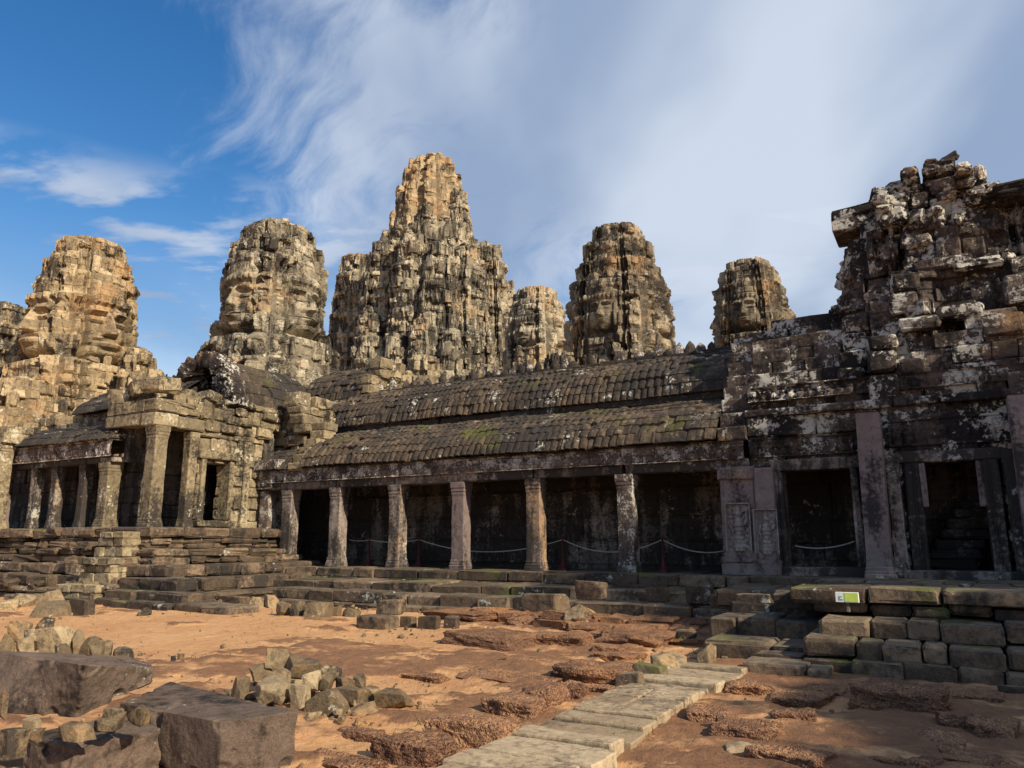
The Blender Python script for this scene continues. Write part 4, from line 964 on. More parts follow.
box(mb, -21.6, -20.93, 16.2, 17.7, 4.3, 4.55); fr_ = mb.build('door_frame', M_mid, LP)
for (ya, yb) in ((16.30, 16.48), (17.42, 17.60)): mb = MB(); box(mb, -21.5, -20.98, ya, yb, 2.3, 4.3); mb.build('jamb', M_mid, fr_)
mb = MB(); box(mb, -21.6, -20.85, 16.2, 17.7, 2.1, 2.3); mb.build('sill', M_mid, fr_)
mb = MB()
masonry(mb, -34, -22.4, Z0 - .1, 4.6, XF_front(17.2), depth=.5, ch=.5, bl=1., jit=.02); masonry(mb, -23.5, -21.2, Z0 - .1, 5.3, XF_front(19.0), depth=.5, ch=.5, bl=.9, jit=.02)
masonry(mb, 15.2, 19.0, Z0 - .1, 5.5, XF_right(-22.9), depth=.5, ch=.5, bl=.9, jit=.02)
box(mb, -23.0, -22.75, 14.9, 17.4, 4.1, 5.6); box(mb, -28.5, -22.8, 16.85, 18.9, 5.8, 7.0); mb.build('inner_wall', M_back, LP)
mb = MB(); box(mb, -22.9, -21.05, 14.9, 19.3, 5.5, 5.62); mb.build('ceiling_slab', M_back, LP)
# vault running away from us, broken gable in front
mb = MB(); cvr = [(-21.2 - 1.35 * (1 - math.cos(t * math.pi / 2)) * .8 - .3 * t, 6.3 + 1.75 * (math.sin(t * math.pi / 2) * .7 + .3 * t)) for t in np.linspace(0, 1, 14)]
tile_roof(mb, 17.6, 21.2, cvr, rib=.42, row=.4, amp=.05, seed=44, axis='y', wear=.05)
tile_roof(mb, 17.6, 21.2, [(2 * cvr[-1][0] - a - .01, z - .01) for a, z in cvr], rib=.42, row=.4, amp=.05, seed=45, axis='y', wear=.05)
mb.build('vault_roof', M_roof, LP)
mb = MB(); xm = cvr[-1][0]; YG = 17.4
for k in range(9):
    t = (k + .5) / 9; a = t * math.pi / 2
    for sgn in (1, -1):
        r = 1.5; block(mb, (xm + sgn * r * math.cos(a) * (1.0 - .1 * t), YG + .05 + rng.normal(0, .05), 6.25 + 1.7 * math.sin(a)), (.56, .7, .44), 0, .06, .025, tilt=(0, -sgn * (a) * .5))
masonry(mb, xm - 1.1, xm - .3, 6.2, 7.7, XF_front(YG), depth=.6, ch=.34, bl=.5, jit=.07, top=lambda a: 7.8 - .7 * abs(a - xm)); masonry(mb, xm + .3, xm + 1.1, 6.2, 7.7, XF_front(YG), depth=.6, ch=.34, bl=.5, jit=.07, top=lambda a: 7.8 - .7 * abs(a - xm))
masonry(mb, xm - 1.4, xm + 1.4, 5.6, 6.25, XF_front(YG - .1), depth=.6, ch=.3, bl=.55, jit=.06)
mb.build('broken_gable', M_near, LP)
mb = MB()
for k in range(26): block(mb, (rng.uniform(-23.4, -21.1), rng.uniform(14.7, 17.0), 6.2 + rng.uniform(-.5, .25)), (rng.uniform(.4, .9), rng.uniform(.4, .9), rng.uniform(.3, .6)), rng.normal(0, .15), .05, .03, tilt=(rng.normal(0, .06), rng.normal(0, .06)))
masonry(mb, -23.5, -21.0, 5.6, 6.0, XF_front(14.5), depth=2.8, ch=.4, bl=.7, jit=.05); mb.build('broken_parapet', M_mid, LP)
mb = MB(); box(mb, xm - 1.6, xm + 1.6, 20.2, 20.5, 5.9, 6.9); mb.build('vault_end', M_back, LP)
# left aisle colonnade
mb = MB()
for i, x in enumerate((-23.45, -24.75, -26.35, -27.6, -29.6, -31.2, -32.8)):
    pillar(x, 14.78, Z0, 4.12, .31 if i else .46, 'pillar', M_pillar if i else M_mid, LP, seed=420 + i)
mb = MB(); relief_band(mb, -33.5, -23.0, 4.3, 4.85, 14.5, seed=13, step=.04); mb.build('frieze', M_frieze, LP)
mb = MB()
for i in range(7): box(mb, -33.5 + i * 1.5, -32.02 + i * 1.5, 14.55, 15.0, 4.12, 4.3, rng.random())
mb.build('lintel', M_pillar, LP)
mb = MB(); mb.grid(np.array([[[x, 14.35, 4.86], [x, 17.3, 4.86]] for x in (-33.5, -22.9)]), .5, flip=True); mb.grid(np.array([[[-22.95, 14.4, 4.8], [-22.95, 17.2, 4.8]], [[-22.95, 14.4, 4.9], [-22.95, 17.2, 5.85]]]), .5); tile_roof(mb, -33.5, -22.9, vault(14.3, 4.85, 16.6, 5.8), seed=15, amp=.035, step=.03); mb.build('lower_roof', M_roofd, LP)
mb = MB(); relief_band(mb, -28.5, -22.6, 5.75, 6.35, 16.7, seed=17, step=.04); mb.build('frieze', M_frieze, LP)
mb = MB(); tile_roof(mb, -28.8, -22.6, vault(16.4, 6.35, 18.9, 7.8), seed=25, amp=.03, step=.03)
tile_roof(mb, -28.8, -22.6, [(2 * 18.9 - a, z - .01) for a, z in vault(16.4, 6.35, 18.9, 7.8)], seed=26, amp=.03, step=.1); mb.build('upper_roof', M_roofd, LP)
mb = MB(); masonry(mb, -33, -28.6, 4.9, 6.6, XF_front(16.2), depth=.8, ch=.36, bl=.6, jit=.09, face=lambda a, z: -(z - 4.9) * .3, top=lambda a: 6.3 + .4 * math.sin(a * 3)); mb.build('upper_wall', M_gold, LP)
# next porch at the far left
pillar(-28.75, 14.1, Z0, 5.0, .5, 'corner_pillar', M_mid, LP, seed=441); pillar(-30.6, 14.1, Z0, 5.0, .5, 'corner_pillar', M_mid, LP, seed=442)
mb = MB(); masonry(mb, -31.2, -28.3, 5.0, 5.6, XF_front(13.9), depth=.9, ch=.3, bl=.7, jit=.05); mb.build('beam', M_mid, LP)
# stepped base
lb = thing('stepped_plinth', 'tall mossy stepped base under the left entrance pavilion', 'steps', (-24, 13.5, 0))
def base_tier(x0, x1, yf, z0, z1, ch=.3):
    mb = MB(); masonry(mb, x0, x1, z0, z1, XF_front(yf), depth=.7, ch=ch, bl=.85, jit=.055, rough=.018, chf=.04, miss=.025)
    masonry(mb, yf + .05, 19.4, z0, z1, XF_right(x1), depth=.7, ch=ch, bl=.85, jit=.055, rough=.018, chf=.04, miss=.025)
    box(mb, x0, x1 - .35, yf + .35, 19.5, z0, z1 - .01); mb.build('step', M_step, lb)
base_tier(-36, -16.9, 12.75, -.1, .34, .3); base_tier(-36, -17.4, 13.05, .34, .68, .3); base_tier(-36, -18.6, 13.45, .68, 1.0)
base_tier(-36, -19.5, 13.75, 1.0, 1.42, .2); base_tier(-36, -20.0, 13.95, 1.42, 1.75, .2); base_tier(-36, -19.9, 13.85, 1.75, 2.05, .3)
mb = MB()
masonry(mb, -21.7, -19.9, .0, .5, XF_front(12.45), depth=.9, ch=.25, bl=.5, jit=.04); masonry(mb, -21.5, -20.1, .5, 1.2, XF_front(12.9), depth=.9, ch=.25, bl=.5, jit=.05); masonry(mb, -21.5, -20.3, 1.2, 1.9, XF_front(13.4), depth=.9, ch=.25, bl=.5, jit=.05)
mb.build('stair_block', M_mid, lb)
step_row(lb, -24.0, -14.6, 12.35, -.1, .16, .9, 1.0, .06); step_row(lb, -21.5, -16.6, 12.72, .12, .38, .6, .9, .05)
for k in range(16):
    t = rng.integers(0, 5); x, y, z = rng.uniform(-29, -17.2 - .7 * t), (12.7, 13.0, 13.4, 13.7, 13.9)[t] + rng.uniform(0, .3), (.36, .70, 1.02, 1.44, 1.77)[t]
    mb = MB(); block(mb, (x, y, z + .05), (rng.uniform(.3, .8), rng.uniform(.3, .5), rng.uniform(.16, .3)), rng.normal(0, .25), .05, .03, tilt=(rng.normal(0, .1), rng.normal(0, .1)))
    tag(mb.build('stone_block', M_step, loc=(x, y, z)), 'loose weathered block lying on the stepped base of the left pavilion', 'stone block', 'loose blocks on the left stepped base')

# sunlit wall between the pavilion and the long gallery, and the broken vault end above it
jn = thing('ruined_pavilion', 'sunlit block wall and broken vault end joining the left pavilion to the long gallery', 'ruin', (-20.5, 21, 4))
mb = MB()
masonry(mb, -21.6, -19.7, 3.9, 6.5, XF_front(19.2), depth=.7, ch=.34, bl=.5, jit=.09, rough=.022, chf=.045, face=lambda a, z: -(z - 3.9) * .35, miss=.07)
masonry(mb, 19.3, 22.6, 5.4, 6.9, XF_right(-19.6), depth=.7, ch=.34, bl=.5, jit=.10, rough=.022, chf=.045, face=lambda a, z: -(z - 5.4) * .3, miss=.07)
masonry(mb, -22.6, -18.9, 6.3, 7.1, XF_front(22.3), depth=.8, ch=.32, bl=.6, jit=.10, rough=.022, chf=.045, miss=.08, top=lambda a: 6.95 + .25 * math.sin(a * 2.7))
mb.build('wall', M_mid, jn)
mb = MB(); tile_roof(mb, -22.8, -19.6, vault(22.2, 7.1, 23.9, 8.7), seed=51, rib=.3, amp=.05); mb.build('vault_roof', M_roof, jn)
mb = MB(); masonry(mb, 22.3, 25.4, 6.2, 8.9, XF_right(-19.3), depth=.7, ch=.36, bl=.55, holes=[(23.6, 24.3, 7.0, 8.1)], jit=.11, rough=.022, chf=.045, top=lambda a: 8.9 - .55 * (a - 23.9) ** 2)
mb.build('broken_gable', M_mid, jn); mb = MB()
for k in range(7): block(mb, (-19.3 + rng.normal(0, .15) + .35 * k, 22.5 + rng.uniform(0, .8), 6.75 - .09 * k + rng.uniform(-.1, .2)), (.6, .6, .5), rng.normal(0, .3), .06, .03)
mb.build('fallen_stones', M_mid, jn)
mb = MB(); box(mb, -21.4, -20.55, 18.95, 19.5, FL, 3.5); box(mb, -20.95, -20.5, 18.75, 19.2, FL + .7, 3.36); relief_band(mb, -21.4, -20.3, 3.4, 4.05, 18.7, seed=23); box(mb, -21.4, -19.9, 18.5, 19.4, 4.05, 4.4); mb.build('corner_wall', M_frieze, jn)

# ------------------------------------------------------------------ paved path
def path():
    mb = MB(); y = 3.6; k = 0
    while y < 10.2:
        w = rng.uniform(.30, .52); x0 = -3.42 + rng.normal(0, .04); x1 = -2.47 + rng.normal(0, .05)
        cuts = [x0, x1] if rng.random() < .7 else [x0, x0 + (x1 - x0) * rng.uniform(.35, .65), x1]
        for a, b in zip(cuts, cuts[1:]):
            zt = .085 + rng.normal(0, .012); hexa(mb, [(a + rng.normal(0, .02), y + rng.normal(0, .015), -.15), (b - .012, y + rng.normal(0, .015), -.15), (b - .012, y + w - .022, -.15), (a, y + w - .022, -.15),
                 (a + rng.normal(0, .02), y, zt), (b - .012, y, zt + rng.normal(0, .01)), (b - .012, y + w - .022, zt), (a, y + w - .022, zt)], 14, .09, .016, 5., 500 + k); k += 1
        y += w
    o = mb.build('stone_path', M_slab, smooth=False); o['kind'] = 'structure'
path()

# ------------------------------------------------------------------ loose stones, one object each
NSEED = [900]
def stone(kind, x0, x1, y0, y1, label, z=0., dist=None, dep=.7, group=None, rz=None, tilt=0., boxy=None, cat=None, lift=0.):
    """loose stone covering photo columns x0..x1 and rows y0..y1; it lies on the ground (or at a given distance, in a heap)"""
    NSEED[0] += 1; sd = NSEED[0]; g = np.random.default_rng(sd)
    cx = (x0 + x1) / 2
    if dist is None:
        p = atz(cx, y1 - .5, z); p[2] = z
    else: p = atd(cx, y1 - .5, dist)
    fwd = -p[0] * math.sin(YAW) + p[1] * math.cos(YAW); s = fwd / F * 1.0
    w = (x1 - x0) * s; h = (y1 - y0) * s
    vert = math.sin(math.atan2(EYE - p[2], max(fwd, 1)))            # part of the height in the picture is the top face
    if kind == 'laterite': sx = w * .95; sy = max(w * dep * 1.0, .3); hh = max(.06, min(h - sy * vert, .20))
    elif kind == 'block': sx = w * .82; sy = max(w * dep * .8, .15); hh = max(.12, h - sy * vert * .8)
    else: sx = w * .86; sy = w * dep * .8; hh = max(h - sy * vert * .6, h * .6) * (.82 if dist and dist < 7 else .90)
    dirv = np.array([-math.sin(YAW), math.cos(YAW)]) ; c2 = p[:2] + dirv * sy * .45
    if rz is None: rz = g.normal(0, .10) if kind != 'rubble' else g.uniform(0, 3)
    base = p[2] if dist is not None else z + (float(gz(c2[0], c2[1])[0]) if z == 0 else 0)
    top = base + hh; bot = base - (.10 if dist is None and z == 0 else .03)
    c = (c2[0], c2[1], (top + bot) / 2); size = (sx * 1.06, sy * 1.06, (top - bot) * 1.04)
    mb = MB(); near = fwd < 11
    if kind == 'laterite': rock(mb, c, size, sd, 24 if near else 14, 8, rz, .055, .72, pits=.02 if near else .012, soft=26); mat = M_lat; nm = 'laterite_block'; ct = 'laterite block'
    elif kind == 'block': rock(mb, c, size, sd, 14, 5, rz, .015, .85, tilt=tilt, soft=22); mat = M_step; nm = 'stone_block'; ct = 'stone block'
    else: rock(mb, c, size, sd, 20, 16, rz, .012, .3 if boxy is None else boxy, tilt=tilt or (g.uniform(-.35, .35) if boxy is None or boxy < .5 else 0.), soft=60, sharp=6); mat = M_rub; nm = 'rubble_stone'; ct = 'rubble stone'
    o = mb.build(nm, mat, loc=(float(c[0]), float(c[1]), float(base)))
    tag(o, label, cat or ct, group or {'laterite': 'laterite blocks set in the earth', 'block': 'loose stone blocks by the steps', 'rubble': 'loose rubble stones'}[kind])
    return o
LAT = [
 (877, 959, 682, 715, 'largest flat dark laterite slab just below the right stair'), (958, 1018, 688, 706, 'low laterite slab touching the right end of the largest flat slab'),
 (952, 986, 712, 734, 'rounded laterite block beside the bare earth hollow at right'), (985, 1026, 718, 743, 'laterite block at the right edge behind the rounded one'),
 (934, 974, 734, 751, 'small oblong laterite lump lying alone in the right hollow'), (960, 1030, 750, 772, 'rough laterite slab in the bottom right corner'),
 (779, 838, 686, 707, 'broad laterite slab below the mossy slab platform'), (782, 825, 708, 726, 'flat laterite block at the left rim of the bare hollow'),
 (812, 849, 684, 698, 'thin dark laterite sliver against the mossy slab platform'), (717, 782, 718, 743, 'thick laterite slab behind the pale flat flake'),
 (732, 776, 680, 697, 'laterite slab right beside the far end of the path'), (696, 738, 704, 724, 'reddish laterite slab touching the path on its right side'),
 (766, 836, 745, 772, 'sunlit yellowish laterite block at the bottom, right of the path'), (890, 953, 756, 774, 'laterite slab cut by the bottom edge of the photo'),
 (378, 450, 731, 764, 'sunlit laterite kerb block nearest the viewer, left of the path'), (438, 514, 701, 748, 'large rough laterite kerb block with a bright right side'),
 (488, 543, 692, 719, 'laterite kerb block in the middle of the row along the path'), (520, 565, 685, 711, 'squared laterite kerb block with a flat brown face'),
 (562, 588, 683, 703, 'short laterite kerb block with a joint on each side'), (588, 618, 683, 698, 'last laterite kerb block before the dark boulder by the path'),
 (558, 636, 660, 684, 'thick dark laterite slab lying behind the kerb row'), (599, 642, 650, 662, 'low laterite slab behind the thick dark slab'),
 (449, 541, 620, 648, 'long laterite mass with rounded front in the middle of the court'), (540, 592, 630, 648, 'reddish laterite block right of the long rounded mass'),
 (601, 676, 627, 647, 'wide laterite block with ochre right side below the mossy steps'), (610, 676, 615, 628, 'long low laterite course above the wide ochre sided block'),
 (601, 712, 599, 618, 'long row of dark laterite under the grassy ledge'), (598, 632, 643, 654, 'half buried laterite hump before the wide block'),
 (402, 450, 664, 680, 'flat dark laterite patch stone right of the rubble heap'), (455, 556, 667, 682, 'long flat dark laterite patch in the middle of the earth'),
 (496, 540, 655, 664, 'thin laterite strip behind the long flat patch'), (300, 380, 742, 768, 'low dark laterite at the bottom between slab and path'),
 (330, 382, 722, 738, 'small dark laterite patch in front of the rubble heap'), (425, 500, 608, 622, 'laterite course in front of the lowest gallery step')]
for q in LAT:
    flat = any(w in q[4] for w in ('patch', 'strip', 'low dark'))
    stone('laterite', *q, dep=.75 if q[1] - q[0] > 60 else .9, lift=0) if not flat else stone('laterite', q[0], q[1], q[3] - 8, q[3], q[4], dep=.5)
BLK = [
 (353, 400, 615, 629, 'sunlit oblong block lying alone in front of the gallery steps'), (399, 416, 617, 628, 'small block touching the right end of the sunlit oblong block'),
 (415, 442, 617, 630, 'broken block in the middle of the short row before the steps'), (442, 460, 617, 629, 'last block at the right of the short row before the steps'),
 (717, 722, 640, 641, ''),
 (217, 248, 597, 608, 'orange brown block at the foot of the left base'), (225, 250, 586, 599, 'grey block standing behind the orange brown one'),
 (64, 92, 599, 616, 'orange block at the edge of the earth, far left'), (1004, 1030, 688, 700, 'dark block at the right edge in front of the stair'),
 (632, 672, 664, 684, 'dark smooth block beside the end of the kerb row'), (617, 646, 672, 690, 'rounded dark boulder at the left edge of the path'),
 (676, 699, 629, 643, 'yellow lichen covered block below the grassy ledge')]
for q in BLK:
    if q[4]: stone('block', *q, dep=.6)
UP = [(572, 609, 582, 599, 'squared block resting on the second gallery step, sunlit right end', .58), (645, 672, 588, 602, 'slanted block on the lower step right of the squared one', .40), (686, 718, 586, 604, 'broad dark block on the steps left of the carved pilaster', .42),
      (374, 405, 600, 615, 'brown block sitting on the lowest step left of centre', .20), (520, 571, 594, 612, 'large slab slid off the lower steps', .20), (711, 736, 595, 608, 'upright block beside the slab tiers, left of the stair', .45), (738, 776, 594, 606, 'thin slab lying askew on the side tiers', .62), (776, 826, 592, 608, 'long lit topped block on the upper side tier', .66)]
for (a, b, c, dd_, lab, z) in UP: stone('block', a, b, c, dd_, lab, z=z, dep=.5)
RUB = [
 (565, 608, 606, 626, 'pointed mossy boulder lying before the gallery steps'), (651, 692, 653, 675, 'round reddish boulder near the far end of the path'), (697, 721, 645, 668, 'pointed reddish stone standing at the far end of the path'),
 (286, 305, 600, 617, 'tall pale stone in the low heap before the steps'), (304, 330, 602, 618, 'broad pale stone at the right of the low heap'), (329, 342, 606, 616, 'small stone right of the broad pale one'), (341, 358, 607, 617, 'flat stone at the right end of the low heap'),
 (276, 289, 603, 616, 'small grey stone left of the tall pale one'), (264, 279, 596, 609, 'dark stone at the back left of the low heap'), (247, 264, 598, 609, 'rounded stone between the orange brown block and the low heap'),
 (25, 66, 600, 617, 'large pale mossy stone left of the orange block'), (29, 58, 590, 606, 'reddish domed boulder on the far left base'), (9, 31, 594, 607, 'grey stone left of the domed boulder'), (-4, 15, 598, 610, 'flat stone cut by the left edge by the base'), (134, 151, 607, 616, 'brown stone alone on the earth before the left base')]
for q in RUB: stone('rubble', *q, dep=.8)
o = stone('rubble', 730, 786, 733, 760, 'pale flat flake lying on the shaded earth right of the path', dep=.9, rz=.4); o.data.materials[0] = M_slab; o.scale = (1, 1, .55)
# rubble heap in the middle: (x0, x1, y0, y1, distance, label)
H2 = [(230, 249, 676, 698, 8.35, 'leftmost grey stone of the middle heap'), (248, 288, 677, 704, 8.1, 'long grey slanting stone at the left front of the middle heap'), (260, 292, 651, 671, 8.9, 'topmost mossy stone of the middle heap'),
      (247, 267, 663, 678, 8.8, 'thin rod like stone at the upper left of the middle heap'), (266, 287, 667, 688, 8.5, 'stubby stone under the topmost mossy one'), (279, 322, 656, 680, 8.75, 'dark wedge stone high in the middle heap'),
      (295, 321, 671, 690, 8.35, 'squarish stone in the centre of the middle heap'), (319, 334, 670, 692, 8.35, 'upright mottled stone right of the squarish centre stone'), (324, 344, 666, 680, 8.6, 'bright yellow stone at the upper right of the middle heap'),
      (334, 354, 675, 692, 8.4, 'ochre angular stone below the bright yellow one'), (350, 365, 674, 692, 8.5, 'pale cream stone at the right shoulder of the middle heap'), (289, 308, 685, 716, 8.0, 'brown slab standing on edge left of the orange streaked block'),
      (304, 346, 689, 724, 7.75, 'orange streaked trapezoid block at the front of the middle heap'), (333, 367, 687, 710, 8.1, 'oblong brown stone right of the orange streaked block'), (376, 412, 690, 710, 8.15, 'green lichened block at the right end of the middle heap'),
      (342, 377, 705, 718, 7.85, 'flat grey stone on the earth below the oblong brown one'), (363, 381, 688, 705, 8.25, 'split grey stone leaning on the green lichened block')]
for (a, b, c, dd_, ds, lab) in H2: stone('rubble', a, b, c, dd_, lab, dist=ds, dep=.9, group='stones of the middle rubble heap', boxy=.75 if 'block' in lab or 'slab' in lab else .35, rz=None if 'block' not in lab else .15, tilt=.25 if 'wedge' in lab or 'slanting' in lab else 0.)
H1 = [(2, 26, 621, 642, 8.6, 'rounded brown stone at the left end of the left heap'), (30, 47, 616, 640, 8.7, 'topmost upright grey stone of the left heap'), (20, 40, 627, 648, 8.4, 'leaning grey stone in front of the topmost one'), (37, 70, 625, 655, 8.2, 'largest pale stone of the left heap'),
      (-6, 8, 636, 658, 8.2, 'stone of the left heap cut by the left edge'), (12, 28, 638, 658, 8.0, 'small grey stone low in the left heap'), (51, 66, 643, 660, 7.9, 'orange stone at the foot of the largest pale stone'), (67, 81, 631, 654, 8.3, 'narrow brown stone right of the largest pale one'),
      (74, 97, 636, 655, 8.3, 'brown dome shaped stone on the right slope of the left heap'), (85, 100, 645, 660, 8.0, 'tan pebble below the brown dome shaped stone'), (94, 110, 641, 658, 8.2, 'squarish grey stone near the right end of the left heap'), (107, 131, 647, 664, 8.2, 'orange topped stone at the right end of the left heap')]
for (a, b, c, dd_, ds, lab) in H1: stone('rubble', a, b, c, dd_, lab, dist=ds, dep=.9, group='stones of the left rubble heap', boxy=.4)

def chips(cx, cy, rx, ry, n, zmax, label, group, seed):
    g = np.random.default_rng(seed)
    for i in range(n):
        x, y = cx + g.normal(0, rx), cy + g.normal(0, ry); s_ = g.uniform(.06, .15, 3) * (1, .8, .65); z = float(gz(x, y)[0]) + zmax * max(0, 1 - math.hypot((x - cx) / (2 * rx), (y - cy) / (2 * ry))) * g.random()
        mb = MB(); rock(mb, (x, y, z + s_[2] * .3), s_, seed * 100 + i, 8, 6, g.uniform(0, 3), .015, .3, soft=40, sharp=5)
        tag(mb.build('rubble_chip', M_rub, loc=(x, y, z)), label, 'rubble chip', group)
chips(-6.0, 6.0, .55, .35, 26, .25, 'fist sized broken chip lying in or around the middle rubble heap', 'chips of the middle rubble heap', 5)
chips(-10.6, 6.6, .8, .5, 30, .35, 'fist sized broken chip lying in or around the left rubble heap', 'chips of the left rubble heap', 6)
chips(-13.9, 15.0, 1.0, .25, 16, .1, 'small stone chip at the foot of the low heap by the gallery steps', 'chips by the gallery steps', 7)
# ------------------------------------------------------------------ big hewn blocks in the left foreground
def P_(px_, py_, z): q = atz(px_, py_, z); return (float(q[0]), float(q[1]), float(z))
def off(p, dx, dy, z): return (p[0] + dx, p[1] + dy, z)
def fore(label, corners, n, rnd_, noise, seed, mat=M_block):
    mb = MB(); hexa(mb, corners, n, rnd_, noise, 4.5, seed, chipn=28); K = np.array(corners); c = K.mean(0)
    o = mb.build('hewn_block', mat, loc=(float(c[0]), float(c[1]), float(K[:, 2].min()))); tag(o, label, 'stone block', 'big hewn blocks in the left foreground')
# right slab: corners in order front-left, front-right, back-right, back-left
A = P_(222, 722, .50); B = P_(299, 711, .50); Cc = P_(170, 681, .50); D = P_(120, 703, .50)
fore('large flat topped sandstone slab at the right of the foreground stack', [off(A, .0, .0, .14), off(B, -.02, .0, .14), off(Cc, 0, 0, .14), off(D, 0, 0, .14), A, B, Cc, D], 64, .03, .02, 601)
A2 = P_(222, 765, .14); fore('pale lower slab under the large flat topped one', [off(A, -.1, -.02, -.2), off(B, -.05, -.03, -.2), off(Cc, .1, 0, -.2), off(D, .05, .1, -.2), off(A, -.1, -.02, .13), off(B, -.05, -.03, .13), off(Cc, .1, 0, .13), off(D, .05, .1, .13)], 20, .06, .02, 602, M_slab)
# upper left wedge
A = P_(85, 664, .84); B = P_(163, 667, .68); Cc = P_(118, 657, .76); D = P_(-25, 652, .84)
fore('dark topped wedge block resting highest on the foreground stack', [P_(77, 719, .46), P_(159, 683, .58), off(Cc, -.1, .1, .5), P_(-25, 712, .48), A, B, off(Cc, 0, .1, .76), off(D, 0, .1, .84)], 64, .03, .022, 603)
# lower left block
A = P_(72, 746, .40); B = P_(168, 729, .40); Cc = P_(108, 719, .40); D = P_(8, 741, .40)
fore('reddish sandstone block lowest in the foreground stack', [off(A, 0, 0, -.05), off(B, -.08, .02, -.05), off(Cc, 0, .15, -.05), off(D, 0, .15, -.05), A, B, off(Cc, 0, .12, .42), off(D, -.05, .1, .40)], 64, .03, .022, 604)
for (a, b, c, dd_, ds, lab, bx, rz_) in [(-14, 21, 716, 757, 4.55, 'pale grey block at the left edge in front of the wedge block', .7, .2), (19, 41, 711, 737, 5.0, 'small squarish stone propping the wedge block', .8, .1), (20, 41, 722, 740, 4.75, 'tan pebble beside the pale grey block', .3, .3),
     (44, 90, 718, 738, 5.0, 'flat tan stone lying on the reddish block', .6, .1), (84, 120, 712, 728, 5.1, 'yellow green lichened chip on the reddish block', .4, .6), (100, 127, 701, 720, 5.3, 'dark stone wedged below the tip of the wedge block', .5, .4), (124, 148, 700, 722, 5.15, 'brown cube like stone beside the flat topped slab', .9, .05),
     (-6, 5, 682, 716, 4.7, 'pinkish stone sliver at the left edge over the pale grey block', .5, 0), (20, 100, 735, 752, 5.4, 'dark filler stone behind the reddish block', .6, 0.)]:
    m_ = (a + b) / 2; a, b = m_ + (a - m_) * .85, m_ + (b - m_) * .85; c += (dd_ - c) * .25
    stone('rubble', a, b, c, dd_, lab, dist=ds, dep=.7, group='small stones in the foreground stack', boxy=bx, rz=rz_)

# ------------------------------------------------------------------ gravel and grass (nobody could count them)
def gravel():
    mb = MB(); g = np.random.default_rng(77); V, Q = CS(2); D = V / np.linalg.norm(V, axis=1)[:, None]; n = 0
    while n < 2200:
        x, y = (g.uniform(-18, 1.2), g.uniform(4.2, 15)) if n % 3 else (g.uniform(-8, 1.0), g.uniform(4.2, 9))
        if -3.5 < x < -2.4 and y < 10.4: continue
        k = float(fbm(np.array([[x * .8, y * .8, 4.]]), 3, 8)[0])
        if g.random() > .35 + 1.2 * k: 
            if g.random() > .15: continue
        r = .005 + .013 * g.random() ** 4; s_ = r * g.uniform(.6, 1.3, 3)
        mb.add(D * s_ * (1 + g.normal(0, .12, (len(D), 1))) + np.array([x, y, float(gz(x, y)[0]) + .012 + s_[2] * .3]), Q, g.random()); n += 1
    for (cx_, cy_, r_, k_) in ((-5.9, 5.9, .8, 240), (-10.2, 6.4, 1.2, 200), (-13.6, 15.0, 1.3, 160), (-4.9, 3.9, .8, 160), (-18.5, 12.6, 1.5, 120), (-4.5, 11.5, 1.2, 200), (-7.5, 12.5, 1.5, 150), (-1.0, 9.8, 1.6, 160)):
        for i in range(k_):
            x, y = cx_ + g.normal(0, r_), cy_ + g.normal(0, r_ * .7); r = .008 + .032 * g.random() ** 3; s_ = r * g.uniform(.6, 1.4, 3)
            if -3.5 < x < -2.4 and y < 10.4: continue
            mb.add(D * s_ * (1 + g.normal(0, .16, (len(D), 1))) + np.array([x, y, float(gz(x, y)[0]) + .012 + s_[2] * .3]), Q, g.random())
    o = mb.build('gravel', M_rub); o['kind'] = 'stuff'; o['label'] = 'small pebbles scattered over the red earth'
gravel()
M_dry = plain('dry_leaf', (.20, .115, .05), .8)
def litter():
    mb = MB(); g = np.random.default_rng(91)
    for i in range(900):
        x, y = g.uniform(-17, 1.), g.uniform(4.2, 15); s_ = g.uniform(.012, .035); a = g.uniform(0, 6.28); c, n_ = math.cos(a) * s_, math.sin(a) * s_; z = float(gz(x, y)[0]) + (.14 if -3.5 < x < -2.4 and y < 10.4 else .05) * g.uniform(.5, 1)
        mb.add([(x - c, y - n_, z), (x + n_ * .5, y - c * .5, z + g.uniform(0, .012)), (x + c, y + n_, z + .004), (x - n_ * .5, y + c * .5, z + g.uniform(0, .012))], [[0, 1, 2, 3]], g.random())
    o = mb.build('fallen_leaves', M_dry); o['kind'] = 'stuff'; o['label'] = 'dry brown leaves scattered over the court'
litter()
def grass():
    mb = MB(); g = np.random.default_rng(78)
    spots = [(atz(652, 613, .1), .5, 60), (atz(688, 640, .05), .35, 70), (atz(700, 628, .1), .3, 40), (atz(610, 596, .4), .5, 40), (atz(655, 597, .35), .6, 50), (atz(300, 577, .62), .6, 60), (atz(440, 576, .62), .8, 60), (atz(560, 577, .62), .8, 50), (atz(690, 582, .6), .8, 60), (atz(170, 590, .4), .5, 50), (atz(640, 735, .02), .2, 26), (atz(440, 728, .05), .2, 26)]
    for p, r, n in spots:
        for i in range(n):
            x, y = p[0] + g.normal(0, r), p[1] + g.normal(0, r * .35); a = g.uniform(0, 6.28); h = g.uniform(.03, .10); w = .006; dx, dy = math.cos(a), math.sin(a); l = g.normal(0, .03)
            z = p[2]; mb.add([(x - dx * w, y - dy * w, z), (x + dx * w, y + dy * w, z), (x + dx * w * .3 + l, y + dy * w * .3 + l, z + h), (x - dx * w * .3 + l, y - dy * w * .3 + l, z + h)], [[0, 1, 2, 3]], g.random())
    o = mb.build('grass', M_leaf); o['kind'] = 'stuff'; o['label'] = 'thin grass and weeds sprouting between the step stones'
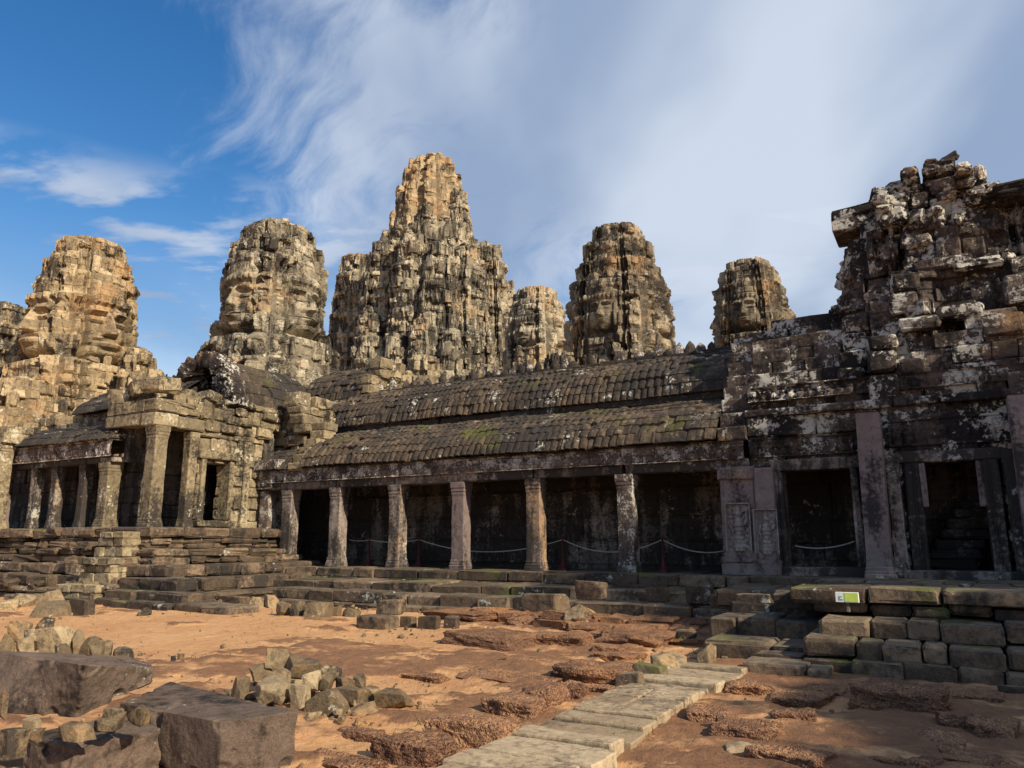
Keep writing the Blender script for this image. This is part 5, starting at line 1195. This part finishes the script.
# ------------------------------------------------------------------ trees to the right whose shade falls on the stair
def leaf_mat():
    m = bpy.data.materials.new('leaves'); m.use_nodes = True; nt = m.node_tree; bs = nt.nodes['Principled BSDF']
    a = nt.nodes.new('ShaderNodeAttribute'); a.attribute_name = 'rnd'; x = nt.nodes.new('ShaderNodeMix'); x.data_type = 'RGBA'; nt.links.new(a.outputs['Fac'], x.inputs[0])
    x.inputs[6].default_value = (.035, .06, .018, 1); x.inputs[7].default_value = (.09, .12, .035, 1); nt.links.new(x.outputs[2], bs.inputs['Base Color']); bs.inputs['Roughness'].default_value = .6
    return m
M_leaf = leaf_mat(); M_bark = plain('bark', (.11, .085, .06), .9)
def leaves(mb, c, r, n, size, seed, flat=.8):
    g = np.random.default_rng(seed); v = g.normal(0, 1, (n, 3)); v /= np.linalg.norm(v, axis=1)[:, None]; v *= g.random((n, 1)) ** .45
    lump = 1 + .35 * fbm(v * 2.2 + seed, 3, seed); p = np.array(c) + v * lump[:, None] * np.array([r, r, r * flat])
    a = g.normal(0, 1, (n, 3)); a /= np.linalg.norm(a, axis=1)[:, None]; b = np.cross(a, g.normal(0, 1, (n, 3))); b /= np.linalg.norm(b, axis=1)[:, None]
    s = size * g.uniform(.6, 1.3, (n, 1)); V = np.stack([p - a * s, p - b * s * .5, p + a * s, p + b * s * .5], 1).reshape(-1, 3)
    mb.add(V, np.arange(n * 4).reshape(n, 4), np.repeat(g.random(n), 4))
grass()
def shrub(p, r, label, seed):
    mb = MB(); leaves(mb, p, r, 60, .06, seed); tag(mb.build('shrub', M_leaf, loc=(p[0], p[1], p[2] - r)), label, 'shrub')
shrub(tuple(atd(162, 379, 27.5)), .28, 'tiny green shrub sprouting on the dark roof right of the ochre tower', 61)
def tree(x, y, h, r, label, seed):
    root = thing('shade_tree', label, 'tree', (x, y, 0), 'trees standing to the right of the court'); g = np.random.default_rng(seed)
    mb = MB()
    def limb(p, q, r0, r1):
        p = np.array(p, float); q = np.array(q, float); n = 7; P = np.zeros((9, n, 3)); d = q - p; d /= np.linalg.norm(d); u = np.cross(d, (.3, .9, .1)); u /= np.linalg.norm(u); w = np.cross(d, u)
        for j in range(n):
            t = j / (n - 1); c = p + (q - p) * t + .15 * np.array([math.sin(t * 5 + seed), math.cos(t * 4 + seed), 0]) * t; rr = r0 + (r1 - r0) * t
            for i in range(9): a = i / 9 * 6.2832; P[i, j] = c + rr * (u * math.cos(a) + w * math.sin(a))
        mb.grid(P, .5, wrap=True)
    limb((x, y, -.2), (x, y, h * .55), .4, .22)
    for i in range(7): a = i * .9; limb((x, y, h * (.3 + .03 * i)), (x + r * .65 * math.cos(a), y + r * .65 * math.sin(a), h * (.6 + .04 * i)), .16, .05)
    mb.build('trunk', M_bark, root)
    mb = MB()
    for i in range(9): a = i * .7 + seed; leaves(mb, (x + r * .5 * math.cos(a), y + r * .5 * math.sin(a), h * (.56 + .06 * (i % 6))), r * .55, 1700, .24, seed * 10 + i)
    mb.build('crown', M_leaf, root)
tree(16.0, 4.2, 13.2, 3.8, 'broad tree nearest the court on the right', 3)
tree(18.2, 8.6, 15.5, 4.2, 'middle sized tree beside the stair', 5)
tree(21.0, 13.2, 21, 4.6, 'tallest tree beside the right pavilion', 7)
tree(17.0, 13.6, 14, 3.6, 'slimmer tree close to the right pavilion', 9)
for o in scn.objects:
    if '_loc' in o: del o['_loc']
